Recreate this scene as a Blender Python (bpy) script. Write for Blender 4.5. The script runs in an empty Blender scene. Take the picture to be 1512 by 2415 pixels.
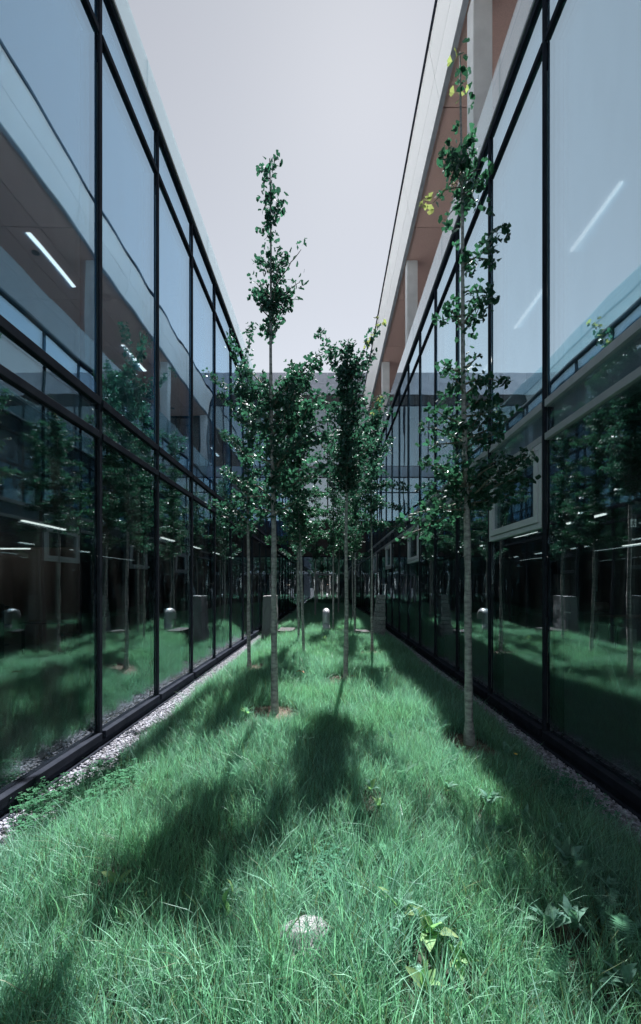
import bpy, math, random
import numpy as np
from mathutils import Vector, Matrix

S = bpy.context.scene
COL = S.collection
random.seed(11)
RNG = np.random.default_rng(5)
R = math.radians

# ------------------------------------------------------------------ camera
EYE = 1.6
F = 980.0            # focal length in units where the frame is 1512 wide
U0, V0 = 773.0, 1380.0
cam_d = bpy.data.cameras.new('camera')
cam = bpy.data.objects.new('camera', cam_d)
COL.objects.link(cam)
cam.location = (0, 0, EYE)
cam.rotation_euler = (R(90), 0, 0)
cam_d.sensor_fit = 'HORIZONTAL'
cam_d.sensor_width = 36.0
cam_d.lens = 36.0 * F / 1512.0
cam_d.shift_x = -(U0 - 756.0) / 1512.0
cam_d.shift_y = (V0 - 1207.0) / 1512.0
cam_d.clip_start = 0.02
cam_d.clip_end = 3000
S.camera = cam

# ------------------------------------------------------------------ sky, sun, exposure
SUN_EL, SUN_AZ = R(52.5), R(6.0)        # azimuth clockwise from +Y
w = bpy.data.worlds.new('World')
S.world = w
w.use_nodes = True
nt = w.node_tree
bg = nt.nodes['Background']
sky = nt.nodes.new('ShaderNodeTexSky')
sky.sky_type = 'NISHITA'
sky.sun_disc = False
sky.sun_elevation = SUN_EL
sky.sun_rotation = SUN_AZ
sky.altitude = 300
sky.air_density = 1.0
sky.dust_density = 0.15
sky.ozone_density = 2.0
hsv = nt.nodes.new('ShaderNodeHueSaturation')
hsv.inputs['Saturation'].default_value = 0.25
nt.links.new(sky.outputs[0], hsv.inputs['Color'])
nt.links.new(hsv.outputs[0], bg.inputs['Color'])
bg.inputs['Strength'].default_value = 0.05
sun_d = bpy.data.lights.new('sun', 'SUN')
sun_d.energy = 5.0
sun_d.angle = R(0.53)
sun_d.color = (1.0, 0.97, 0.93)
sun = bpy.data.objects.new('sun', sun_d)
COL.objects.link(sun)
sdir = Vector((math.sin(SUN_AZ) * math.cos(SUN_EL), math.cos(SUN_AZ) * math.cos(SUN_EL), math.sin(SUN_EL)))
sun.rotation_euler = (-sdir).to_track_quat('-Z', 'Y').to_euler()
sun.location = sdir * 40
vs = S.view_settings
S.display_settings.display_device = 'sRGB'
vs.view_transform = 'Standard'
vs.look = 'None'
vs.exposure = 1.52
vs.gamma = 1.0
vs.use_curve_mapping = False
cy = S.cycles
cy.max_bounces = 12
cy.diffuse_bounces = 4
cy.glossy_bounces = 6
cy.transmission_bounces = 6
cy.transparent_max_bounces = 24
cy.sample_clamp_indirect = 4.0
cy.caustics_reflective = True
cy.blur_glossy = 1.0
cy.caustics_refractive = False
cy.use_denoising = True
cy.denoiser = 'OPENIMAGEDENOISE'

# ------------------------------------------------------------------ materials
def mat(name):
    m = bpy.data.materials.new(name)
    m.use_nodes = True
    n = m.node_tree
    n.nodes.clear()
    o = n.nodes.new('ShaderNodeOutputMaterial')
    return m, n, o

def N(n, t, **kw):
    x = n.nodes.new(t)
    for k, v in kw.items():
        setattr(x, k, v)
    return x

def noise_col(n, scale, c1, c2, detail=4.0, lo=0.35, hi=0.65, coord='Object', stretch=None, rough=0.6):
    tc = N(n, 'ShaderNodeTexCoord')
    src = tc.outputs[coord]
    if stretch:
        mp = N(n, 'ShaderNodeMapping')
        mp.inputs['Scale'].default_value = stretch
        n.links.new(src, mp.inputs[0])
        src = mp.outputs[0]
    t = N(n, 'ShaderNodeTexNoise')
    t.inputs['Scale'].default_value = scale
    t.inputs['Detail'].default_value = detail
    t.inputs['Roughness'].default_value = rough
    n.links.new(src, t.inputs['Vector'])
    r = N(n, 'ShaderNodeValToRGB')
    r.color_ramp.elements[0].position = lo
    r.color_ramp.elements[1].position = hi
    r.color_ramp.elements[0].color = (*c1, 1)
    r.color_ramp.elements[1].color = (*c2, 1)
    n.links.new(t.outputs['Fac'], r.inputs[0])
    return r.outputs[0], t.outputs['Fac']

def solid(name, c1, c2=None, scale=3.0, rough=0.6, metallic=0.0, bump=0.0, bump_scale=None, detail=4.0,
          stretch=None, spec=0.5, rand=0.0, lo=0.35, hi=0.65, coord='Object'):
    m, n, o = mat(name)
    p = N(n, 'ShaderNodeBsdfPrincipled')
    p.inputs['Roughness'].default_value = rough
    p.inputs['Metallic'].default_value = metallic
    p.inputs['Specular IOR Level'].default_value = spec
    col, fac = noise_col(n, scale, c1, c2 or tuple(min(1, x * 1.15) for x in c1), detail, stretch=stretch, lo=lo, hi=hi, coord=coord)
    if rand > 0:
        oi = N(n, 'ShaderNodeObjectInfo')
        h = N(n, 'ShaderNodeHueSaturation')
        mr = N(n, 'ShaderNodeMapRange')
        mr.inputs['To Min'].default_value = 1 - rand
        mr.inputs['To Max'].default_value = 1 + rand
        n.links.new(oi.outputs['Random'], mr.inputs['Value'])
        n.links.new(mr.outputs[0], h.inputs['Value'])
        n.links.new(col, h.inputs['Color'])
        col = h.outputs[0]
    n.links.new(col, p.inputs['Base Color'])
    if bump > 0:
        if bump_scale:
            _, fac = noise_col(n, bump_scale, (0, 0, 0), (1, 1, 1), 5.0, stretch=stretch, coord=coord)
        b = N(n, 'ShaderNodeBump')
        b.inputs['Strength'].default_value = 1.0
        b.inputs['Distance'].default_value = bump
        n.links.new(fac, b.inputs['Height'])
        n.links.new(b.outputs[0], p.inputs['Normal'])
    n.links.new(p.outputs[0], o.inputs[0])
    return m

def glass(name, tint, r0, wavy=0.0022, refl=(1, 1, 1), dust=0.045):
    """coated pane: a mirror share that grows towards grazing, the rest passes through tinted"""
    m, n, o = mat(name)
    geo = N(n, 'ShaderNodeNewGeometry')
    dot = N(n, 'ShaderNodeVectorMath', operation='DOT_PRODUCT')
    n.links.new(geo.outputs['Incoming'], dot.inputs[0])
    n.links.new(geo.outputs['Normal'], dot.inputs[1])
    ab = N(n, 'ShaderNodeMath', operation='ABSOLUTE')
    n.links.new(dot.outputs['Value'], ab.inputs[0])
    sub = N(n, 'ShaderNodeMath', operation='SUBTRACT')
    sub.inputs[0].default_value = 1.0
    n.links.new(ab.outputs[0], sub.inputs[1])
    pw = N(n, 'ShaderNodeMath', operation='POWER')
    n.links.new(sub.outputs[0], pw.inputs[0])
    pw.inputs[1].default_value = 4.0
    ma = N(n, 'ShaderNodeMath', operation='MULTIPLY_ADD')
    n.links.new(pw.outputs[0], ma.inputs[0])
    ma.inputs[1].default_value = 1 - r0
    ma.inputs[2].default_value = r0
    g = N(n, 'ShaderNodeBsdfGlossy')
    g.inputs['Roughness'].default_value = 0.0
    g.inputs['Color'].default_value = (*refl, 1)
    if wavy:
        tc = N(n, 'ShaderNodeTexCoord')
        oi = N(n, 'ShaderNodeObjectInfo')
        va = N(n, 'ShaderNodeVectorMath', operation='MULTIPLY_ADD')
        n.links.new(oi.outputs['Random'], va.inputs[0])
        va.inputs[1].default_value = (13, 7, 5)
        n.links.new(tc.outputs['Object'], va.inputs[2])
        t = N(n, 'ShaderNodeTexNoise')
        t.inputs['Scale'].default_value = 1.1
        t.inputs['Detail'].default_value = 1.0
        n.links.new(va.outputs[0], t.inputs['Vector'])
        b = N(n, 'ShaderNodeBump')
        b.inputs['Strength'].default_value = 1.0
        b.inputs['Distance'].default_value = wavy
        n.links.new(t.outputs['Fac'], b.inputs['Height'])
        n.links.new(b.outputs[0], g.inputs['Normal'])
    tr = N(n, 'ShaderNodeBsdfTransparent')
    tr.inputs['Color'].default_value = (*tint, 1)
    mx = N(n, 'ShaderNodeMixShader')
    n.links.new(ma.outputs[0], mx.inputs[0])
    n.links.new(tr.outputs[0], mx.inputs[1])
    n.links.new(g.outputs[0], mx.inputs[2])
    # thin film of dust and dried rain on the pane
    tc2 = N(n, 'ShaderNodeTexCoord')
    mp = N(n, 'ShaderNodeMapping')
    mp.inputs['Scale'].default_value = (1, 1, 0.22)
    n.links.new(tc2.outputs['Object'], mp.inputs[0])
    t2 = N(n, 'ShaderNodeTexNoise')
    t2.inputs['Scale'].default_value = 7.0
    t2.inputs['Detail'].default_value = 7.0
    n.links.new(mp.outputs[0], t2.inputs['Vector'])
    mr = N(n, 'ShaderNodeMapRange')
    mr.inputs['From Min'].default_value = 0.42
    mr.inputs['From Max'].default_value = 0.78
    mr.inputs['To Max'].default_value = dust
    n.links.new(t2.outputs['Fac'], mr.inputs['Value'])
    df = N(n, 'ShaderNodeBsdfDiffuse')
    df.inputs['Color'].default_value = (0.55, 0.56, 0.58, 1)
    m3 = N(n, 'ShaderNodeMixShader')
    n.links.new(mr.outputs[0], m3.inputs[0])
    n.links.new(mx.outputs[0], m3.inputs[1])
    n.links.new(df.outputs[0], m3.inputs[2])
    n.links.new(m3.outputs[0], o.inputs[0])
    return m

def leafy(name, c1, c2, trans, rough=0.45, gloss=0.35, rand=0.35, huer=0.03, scale=9.0, yellow=None, yshare=0.0, patch=None):
    """thin leaf: diffuse + light coming through + waxy sheen; each leaf or tuft varies"""
    m, n, o = mat(name)
    col, _ = noise_col(n, scale, c1, c2, 2.0)
    if patch:      # worn, drier patches a metre or so across
        gp = N(n, 'ShaderNodeNewGeometry')
        tp = N(n, 'ShaderNodeTexNoise')
        tp.inputs['Scale'].default_value = 1.3
        tp.inputs['Detail'].default_value = 3.0
        n.links.new(gp.outputs['Position'], tp.inputs['Vector'])
        rp = N(n, 'ShaderNodeMapRange')
        rp.inputs['From Min'].default_value = 0.45
        rp.inputs['From Max'].default_value = 0.72
        n.links.new(tp.outputs['Fac'], rp.inputs['Value'])
        mp_ = N(n, 'ShaderNodeMix', data_type='RGBA')
        n.links.new(rp.outputs[0], mp_.inputs[0])
        n.links.new(col, mp_.inputs[6])
        mp_.inputs[7].default_value = (*patch, 1)
        col = mp_.outputs[2]
    oi = N(n, 'ShaderNodeObjectInfo')
    wn = N(n, 'ShaderNodeTexWhiteNoise', noise_dimensions='1D')
    n.links.new(oi.outputs['Random'], wn.inputs['W'])
    at = N(n, 'ShaderNodeAttribute', attribute_name='vary')
    add = N(n, 'ShaderNodeMath', operation='ADD')
    n.links.new(wn.outputs['Value'], add.inputs[0])
    n.links.new(at.outputs['Fac'], add.inputs[1])
    fr = N(n, 'ShaderNodeMath', operation='FRACT')
    n.links.new(add.outputs[0], fr.inputs[0])
    if yellow:
        lt = N(n, 'ShaderNodeMath', operation='LESS_THAN')
        n.links.new(fr.outputs[0], lt.inputs[0])
        lt.inputs[1].default_value = yshare
        mc = N(n, 'ShaderNodeMix', data_type='RGBA')
        n.links.new(lt.outputs[0], mc.inputs[0])
        n.links.new(col, mc.inputs[6])
        mc.inputs[7].default_value = (*yellow, 1)
        col = mc.outputs[2]
    h = N(n, 'ShaderNodeHueSaturation')
    for sock, lo, hi in (('Value', 1 - rand, 1 + rand), ('Hue', 0.5 - huer, 0.5 + huer)):
        mr = N(n, 'ShaderNodeMapRange')
        mr.inputs['To Min'].default_value = lo
        mr.inputs['To Max'].default_value = hi
        n.links.new((fr if sock == 'Value' else wn).outputs[0], mr.inputs['Value'])
        n.links.new(mr.outputs[0], h.inputs[sock])
    n.links.new(col, h.inputs['Color'])
    d = N(n, 'ShaderNodeBsdfDiffuse')
    t = N(n, 'ShaderNodeBsdfTranslucent')
    n.links.new(h.outputs[0], d.inputs[0])
    br = N(n, 'ShaderNodeMix', data_type='RGBA', blend_type='MULTIPLY')
    br.inputs[0].default_value = 1.0
    n.links.new(h.outputs[0], br.inputs[6])
    br.inputs[7].default_value = (1.05, 1.35, 0.98, 1)
    n.links.new(br.outputs[2], t.inputs[0])
    m1 = N(n, 'ShaderNodeMixShader')
    m1.inputs[0].default_value = trans
    n.links.new(d.outputs[0], m1.inputs[1])
    n.links.new(t.outputs[0], m1.inputs[2])
    g = N(n, 'ShaderNodeBsdfGlossy')
    g.inputs['Roughness'].default_value = rough
    g.inputs['Color'].default_value = (0.9, 0.97, 1.0, 1)
    fz = N(n, 'ShaderNodeLayerWeight')
    fz.inputs['Blend'].default_value = 0.25
    fm = N(n, 'ShaderNodeMath', operation='MULTIPLY')
    n.links.new(fz.outputs['Fresnel'], fm.inputs[0])
    fm.inputs[1].default_value = gloss
    m2 = N(n, 'ShaderNodeMixShader')
    n.links.new(fm.outputs[0], m2.inputs[0])
    n.links.new(m1.outputs[0], m2.inputs[1])
    n.links.new(g.outputs[0], m2.inputs[2])
    n.links.new(m2.outputs[0], o.inputs[0])
    return m

def emit(name, c, s):
    m, n, o = mat(name)
    e = N(n, 'ShaderNodeEmission')
    e.inputs[0].default_value = (*c, 1)
    e.inputs[1].default_value = s
    n.links.new(e.outputs[0], o.inputs[0])
    return m

M = {}
M['glass'] = glass('facade_glass', (0.70, 0.80, 0.82), 0.26, refl=(0.88, 0.96, 1.0))
M['upper_glass'] = glass('coated_upper_glass', (0.70, 0.84, 0.90), 0.47, refl=(0.62, 0.84, 1.0))
M['spandrel_glass'] = glass('spandrel_glass', (0.86, 0.90, 0.92), 0.10, refl=(0.85, 0.94, 1.0))
M['upper_glass_pale'] = glass('coated_pale_glass', (0.80, 0.88, 0.92), 0.62, refl=(0.74, 0.92, 1.0))
M['rail_glass'] = glass('balustrade_glass', (0.72, 0.86, 0.88), 0.12, 0.001)
M['door_glass'] = glass('door_glass', (0.5, 0.6, 0.62), 0.25, 0.0005)
M['metal'] = solid('anodised_dark_metal', (0.022, 0.026, 0.037), (0.032, 0.037, 0.050), 6.0, 0.5, 0.0, spec=0.0)
M['metal_sheen'] = solid('dark_metal_painted_sheen', (0.38, 0.39, 0.44), (0.44, 0.45, 0.50), 6.0, 0.40, 0.1)  # lighter copy of the dark metal; grazing sky sheen put into the colour
M['cap'] = solid('grey_metal_trim', (0.26, 0.27, 0.30), (0.32, 0.33, 0.36), 5.0, 0.6, 0.0, spec=0.0)
M['sash'] = solid('light_grey_aluminium', (0.62, 0.64, 0.71), (0.68, 0.70, 0.77), 4.0, 0.42, 0.0)
M['spandrel'] = solid('spandrel_panel', (0.42, 0.44, 0.50), (0.50, 0.52, 0.58), 160.0, 0.6, detail=2)
M['spandrel_pale'] = solid('spandrel_panel_pale', (0.44, 0.45, 0.51), (0.50, 0.51, 0.57), 30.0, 0.6, detail=2)
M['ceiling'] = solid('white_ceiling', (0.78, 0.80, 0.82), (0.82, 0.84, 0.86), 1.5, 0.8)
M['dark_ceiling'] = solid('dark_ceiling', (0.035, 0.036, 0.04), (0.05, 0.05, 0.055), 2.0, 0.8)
M['slab'] = solid('concrete', (0.28, 0.285, 0.30), (0.36, 0.365, 0.38), 4.0, 0.75, bump=0.001, bump_scale=40)
M['column'] = solid('pale_concrete', (0.50, 0.51, 0.53), (0.58, 0.59, 0.61), 3.0, 0.7, bump=0.0008, bump_scale=60)
M['inner_floor'] = solid('polished_screed', (0.36, 0.39, 0.38), (0.45, 0.48, 0.47), 2.5, 0.35)
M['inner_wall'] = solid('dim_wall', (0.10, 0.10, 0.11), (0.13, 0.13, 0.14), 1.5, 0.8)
M['brown_wall'] = solid('brown_wall_panel', (0.42, 0.29, 0.26), (0.48, 0.335, 0.30), 2.0, 0.7, rand=0.06)
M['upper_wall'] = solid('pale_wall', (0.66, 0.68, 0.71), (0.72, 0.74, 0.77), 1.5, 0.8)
M['roof'] = solid('white_bounce_roof', (0.62, 0.62, 0.63), (0.72, 0.72, 0.73), 0.8, 0.8)  # unseen roof top, whitened to bounce sunlight up to the canopy
M['fascia'] = solid('perforated_white_metal', (0.74, 0.75, 0.77), (0.84, 0.85, 0.87), 140.0, 0.5, 0.1, detail=1, rand=0.03)
M['soffit'] = solid('perforated_brown_metal', (0.52, 0.325, 0.285), (0.68, 0.445, 0.395), 110.0, 0.55, 0.1, detail=1, rand=0.06)
M['end_panel'] = solid('grey_metal_cladding', (0.30, 0.33, 0.40), (0.36, 0.39, 0.46), 3.0, 0.5, 0.2, rand=0.06)
M['brick'] = solid('dark_brown_cladding', (0.035, 0.026, 0.026), (0.05, 0.037, 0.037), 6.0, 0.7, rand=0.12)
M['black'] = solid('black_paint', (0.012, 0.013, 0.016), (0.018, 0.019, 0.023), 8.0, 0.4)
M['desk'] = solid('pale_laminate', (0.55, 0.55, 0.55), (0.62, 0.62, 0.62), 5.0, 0.35)
M['wood'] = solid('brown_laminate', (0.22, 0.14, 0.09), (0.30, 0.19, 0.12), 4.0, 0.45, stretch=(1, 14, 14))
M['paper'] = solid('paper', (0.5, 0.46, 0.43), (0.56, 0.52, 0.48), 5.0, 0.8)
M['sign_plate'] = solid('sign_plate', (0.03, 0.05, 0.05), (0.04, 0.06, 0.06), 5.0, 0.3)
M['sign_mark'] = emit('glowing_sign_mark', (0.85, 1.0, 0.95), 0.10)  # unlit sign; faint glow added so its marks show in the dark
M['lamp'] = emit('lit_lamp', (1.0, 0.95, 0.90), 0.75)
M['lamp_low'] = emit('lit_lamp_ground_floor', (1.0, 0.93, 0.86), 0.9)
M['steel'] = solid('brushed_steel', (0.50, 0.52, 0.57), (0.60, 0.62, 0.67), 30.0, 0.32, 0.3, stretch=(1, 1, 6))
M['granite'] = solid('grey_granite', (0.17, 0.175, 0.20), (0.38, 0.385, 0.42), 26.0, 0.8, bump=0.006, bump_scale=14, rand=0.14)
M['granite_dark'] = solid('smooth_granite', (0.10, 0.104, 0.125), (0.21, 0.215, 0.245), 40.0, 0.7, bump=0.004, bump_scale=22, stretch=(1, 1, 2.5))
M['slab_stone'] = solid('dark_slab_stone', (0.022, 0.024, 0.029), (0.045, 0.047, 0.055), 30.0, 0.9, bump=0.004, bump_scale=22)
M['boulder'] = solid('white_limestone', (0.11, 0.113, 0.13), (0.36, 0.365, 0.39), 13.0, 0.75, bump=0.006, bump_scale=24)
M['gravel'] = solid('pale_gravel', (0.15, 0.155, 0.20), (0.33, 0.34, 0.40), 6.0, 0.75, rand=0.65)
M['gravel_bed'] = solid('gravel_bed', (0.08, 0.08, 0.10), (0.28, 0.28, 0.32), 90.0, 0.85, bump=0.01, detail=3)
M['soil'] = solid('dark_soil', (0.020, 0.024, 0.018), (0.045, 0.045, 0.034), 18.0, 0.95, bump=0.012)
M['mulch'] = solid('bark_mulch', (0.05, 0.036, 0.028), (0.17, 0.125, 0.10), 45.0, 0.95, bump=0.012, detail=6)
M['land'] = solid('distant_ground', (0.05, 0.065, 0.05), (0.10, 0.11, 0.09), 0.05, 0.95)
M['bark'] = solid('grey_bark', (0.19, 0.19, 0.20), (0.50, 0.495, 0.50), 14.0, 0.85, bump=0.005, stretch=(0.9, 0.9, 2.2), detail=8, lo=0.36, hi=0.66)
M['twig'] = solid('twig_bark', (0.13, 0.12, 0.10), (0.22, 0.20, 0.17), 30.0, 0.8)
M['leaf'] = leafy('ginkgo_leaf', (0.023, 0.074, 0.057), (0.040, 0.112, 0.083), 0.36, 0.5, 0.22, 0.5, 0.02)
M['leaf_yellow'] = leafy('yellowing_ginkgo_leaf', (0.34, 0.29, 0.13), (0.20, 0.24, 0.11), 0.4, 0.55, 0.1, 0.25, 0.02)
M['leaf_brown'] = solid('dead_leaf', (0.23, 0.09, 0.035), (0.35, 0.15, 0.06), 20.0, 0.7)
M['grass'] = leafy('grass_blade', (0.152, 0.315, 0.250), (0.235, 0.430, 0.350), 0.33, 0.6, 0.07, 0.58, 0.022, 4.0,
                   yellow=(0.28, 0.37, 0.22), yshare=0.12, patch=(0.18, 0.37, 0.25))
M['weed'] = leafy('broad_leaf', (0.135, 0.28, 0.225), (0.185, 0.35, 0.285), 0.36, 0.6, 0.12, 0.25, 0.02)
M['weed_yellow'] = leafy('yellowing_broad_leaf', (0.20, 0.37, 0.19), (0.30, 0.43, 0.21), 0.45, 0.6, 0.1, 0.2, 0.02)
M['clover'] = leafy('clover_leaf', (0.055, 0.17, 0.11), (0.085, 0.215, 0.14), 0.3, 0.6, 0.0, 0.3, 0.02)
M['petal'] = solid('yellow_petal', (0.75, 0.42, 0.02), (0.85, 0.52, 0.04), 20.0, 0.6)
M['hose'] = solid('pale_cable', (0.55, 0.57, 0.6), (0.62, 0.64, 0.66), 5.0, 0.4)
M['skin'] = solid('skin', (0.42, 0.28, 0.22), (0.48, 0.33, 0.26), 6.0, 0.55)
M['shirt'] = solid('dark_cloth', (0.03, 0.033, 0.04), (0.05, 0.053, 0.06), 20.0, 0.9)

# ------------------------------------------------------------------ mesh helpers
class MB:
    def __init__(s):
        s.v, s.f = [], []
    def add(s, vs, fs):
        k = len(s.v)
        s.v.extend(tuple(p) for p in vs)
        s.f.extend(tuple(i + k for i in f) for f in fs)
        return s
    def box(s, x0, x1, y0, y1, z0, z1):
        x0, x1 = min(x0, x1), max(x0, x1)
        y0, y1 = min(y0, y1), max(y0, y1)
        z0, z1 = min(z0, z1), max(z0, z1)
        return s.add([(x0, y0, z0), (x1, y0, z0), (x1, y1, z0), (x0, y1, z0), (x0, y0, z1), (x1, y0, z1), (x1, y1, z1), (x0, y1, z1)],
                     [(0, 3, 2, 1), (4, 5, 6, 7), (0, 1, 5, 4), (1, 2, 6, 5), (2, 3, 7, 6), (3, 0, 4, 7)])
    def tube(s, pts, rad, n=8, cap=True, jitter=None):
        pts = [Vector(p) for p in pts]
        rings = []
        up = Vector((0.31, 0.95, 0.05))
        for i, p in enumerate(pts):
            d = (pts[min(i + 1, len(pts) - 1)] - pts[max(i - 1, 0)]).normalized()
            a = up - d * up.dot(d)
            if a.length < 1e-3:
                a = Vector((1, 0, 0)) - d * d.x
            a.normalize()
            b = d.cross(a)
            r = rad[i] if isinstance(rad, (list, tuple)) else rad
            ring = []
            for k in range(n):
                t = 2 * math.pi * k / n
                rr = r * (1 + (jitter(i, k) if jitter else 0))
                ring.append(p + (a * math.cos(t) + b * math.sin(t)) * rr)
            rings.append(ring)
        base = len(s.v)
        for ring in rings:
            s.v.extend(tuple(q) for q in ring)
        for i in range(len(pts) - 1):
            for k in range(n):
                a0 = base + i * n + k
                a1 = base + i * n + (k + 1) % n
                s.f.append((a0, a1, a1 + n, a0 + n))
        if cap:
            s.f.append(tuple(base + k for k in reversed(range(n))))
            s.f.append(tuple(base + (len(pts) - 1) * n + k for k in range(n)))
        return s
    def mesh(s, name, m, smooth=False):
        me = bpy.data.meshes.new(name)
        me.from_pydata(s.v, [], s.f)
        me.materials.append(m)
        if smooth:
            me.polygons.foreach_set('use_smooth', [True] * len(me.polygons))
        me.update()
        return me
    def build(s, name, m, parent=None, smooth=False, bevel=0.0):
        o = link(name, s.mesh(name, m, smooth), parent)
        if bevel:
            b = o.modifiers.new('bevel', 'BEVEL')
            b.width = bevel
            b.segments = 1
            b.limit_method = 'ANGLE'
        return o

def link(name, me, parent=None, mw=None):
    o = bpy.data.objects.new(name, me)
    COL.objects.link(o)
    if parent is not None:
        o.parent = parent
        # parents are unrotated empties: keep the mesh where it was built
        o.location = -WORLD(parent) if mw is None else o.location
    if mw is not None:
        if parent is not None:
            mw = Matrix.Translation(-WORLD(parent)) @ mw
        o.matrix_local = mw
    return o

def WORLD(o):
    p = Vector(o.location)
    while o.parent is not None:
        o = o.parent
        p = p + Vector(o.location)
    return p

def tag(o, label=None, cat=None, group=None, kind=None):
    if label: o['label'] = label
    if cat: o['category'] = cat
    if group: o['group'] = group
    if kind: o['kind'] = kind
    return o

def empty(name, loc=(0, 0, 0)):
    o = bpy.data.objects.new(name, None)
    COL.objects.link(o)
    o.location = loc
    o.empty_display_size = 0.2
    return o

def attr_vary(me, vals):
    a = me.attributes.new('vary', 'FLOAT', 'FACE')
    a.data.foreach_set('value', vals)

# ------------------------------------------------------------------ layout numbers
DL, DR = 2.35, 2.27           # courtyard half widths at the glass
YE = 24.6                     # far end
YB = -7.0                     # behind the camera
SL, SR = 1.445, 1.47          # bay widths
YL0, YR0 = 4.257, 4.32        # a mullion on each side
XG_L, XG_R = -2.0, 2.0        # edges of the planted bed

def smooth(a, b, x):
    t = min(1.0, max(0.0, (x - a) / (b - a)))
    return t * t * (3 - 2 * t)

def terrain(x, y):
    e = min(x - (XG_L - 0.06), (XG_R + 0.06) - x)
    if e <= 0:
        return -0.07
    rise = smooth(0, 0.9, e)
    h = 0.17 + 0.10 * smooth(9, 15, y) + 0.07 * math.sin(0.83 * y + 0.6) * smooth(6, 11, y) + 0.05 * math.sin(1.7 * x + 0.37 * y)
    h += 0.025 * math.sin(3.1 * x + 2.3 * y) + 0.02 * math.sin(5.3 * y - 2.2 * x)
    return -0.07 + rise * (h + 0.07) + 0.03 * smooth(0, 0.1, e)

def ground_at(u, v):
    """where the sight line through a picture point meets the bed"""
    dx, dz = (u - U0) / F, -(v - V0) / F
    y = 0.5
    while y < 40:
        if EYE + dz * y <= terrain(dx * y, y):
            break
        y += 0.01
    return Vector((dx * y, y, terrain(dx * y, y)))

# ------------------------------------------------------------------ ground
def grid_mesh(name, xs, ys, fn, m):
    v = [(x, y, fn(x, y)) for y in ys for x in xs]
    nx = len(xs)
    f = [(j * nx + i, j * nx + i + 1, (j + 1) * nx + i + 1, (j + 1) * nx + i) for j in range(len(ys) - 1) for i in range(nx - 1)]
    b = MB().add(v, f)
    return b.build(name, m, smooth=True)

land = MB().add([(-900, -900, -0.25), (900, -900, -0.25), (900, 900, -0.25), (-900, 900, -0.25)], [(0, 1, 2, 3)]).build('ground', M['land'])
tag(land, kind='structure')
lawn = grid_mesh('lawn_soil', list(np.linspace(XG_L - 0.08, XG_R + 0.08, 45)), list(np.linspace(YB, YE + 0.0, 220)), terrain, M['soil'])
tag(lawn, kind='structure')
for nm, xa, xb in (('gravel_bed', -DL - 0.05, XG_L + 0.12), ('gravel_bed', XG_R - 0.12, DR + 0.05)):
    g = MB().box(xa, xb, YB, YE, -0.2, -0.064).build(nm, M['gravel_bed'])
    tag(g, kind='structure')

# ------------------------------------------------------------------ glazed side buildings
Z = dict(base=-0.16, sill0=0.03, sill1=0.10, t1=3.10, t1b=3.17, t2=3.44, t2b=3.52, t3=7.22, t3b=7.29, top=7.80, topb=7.88)

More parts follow.
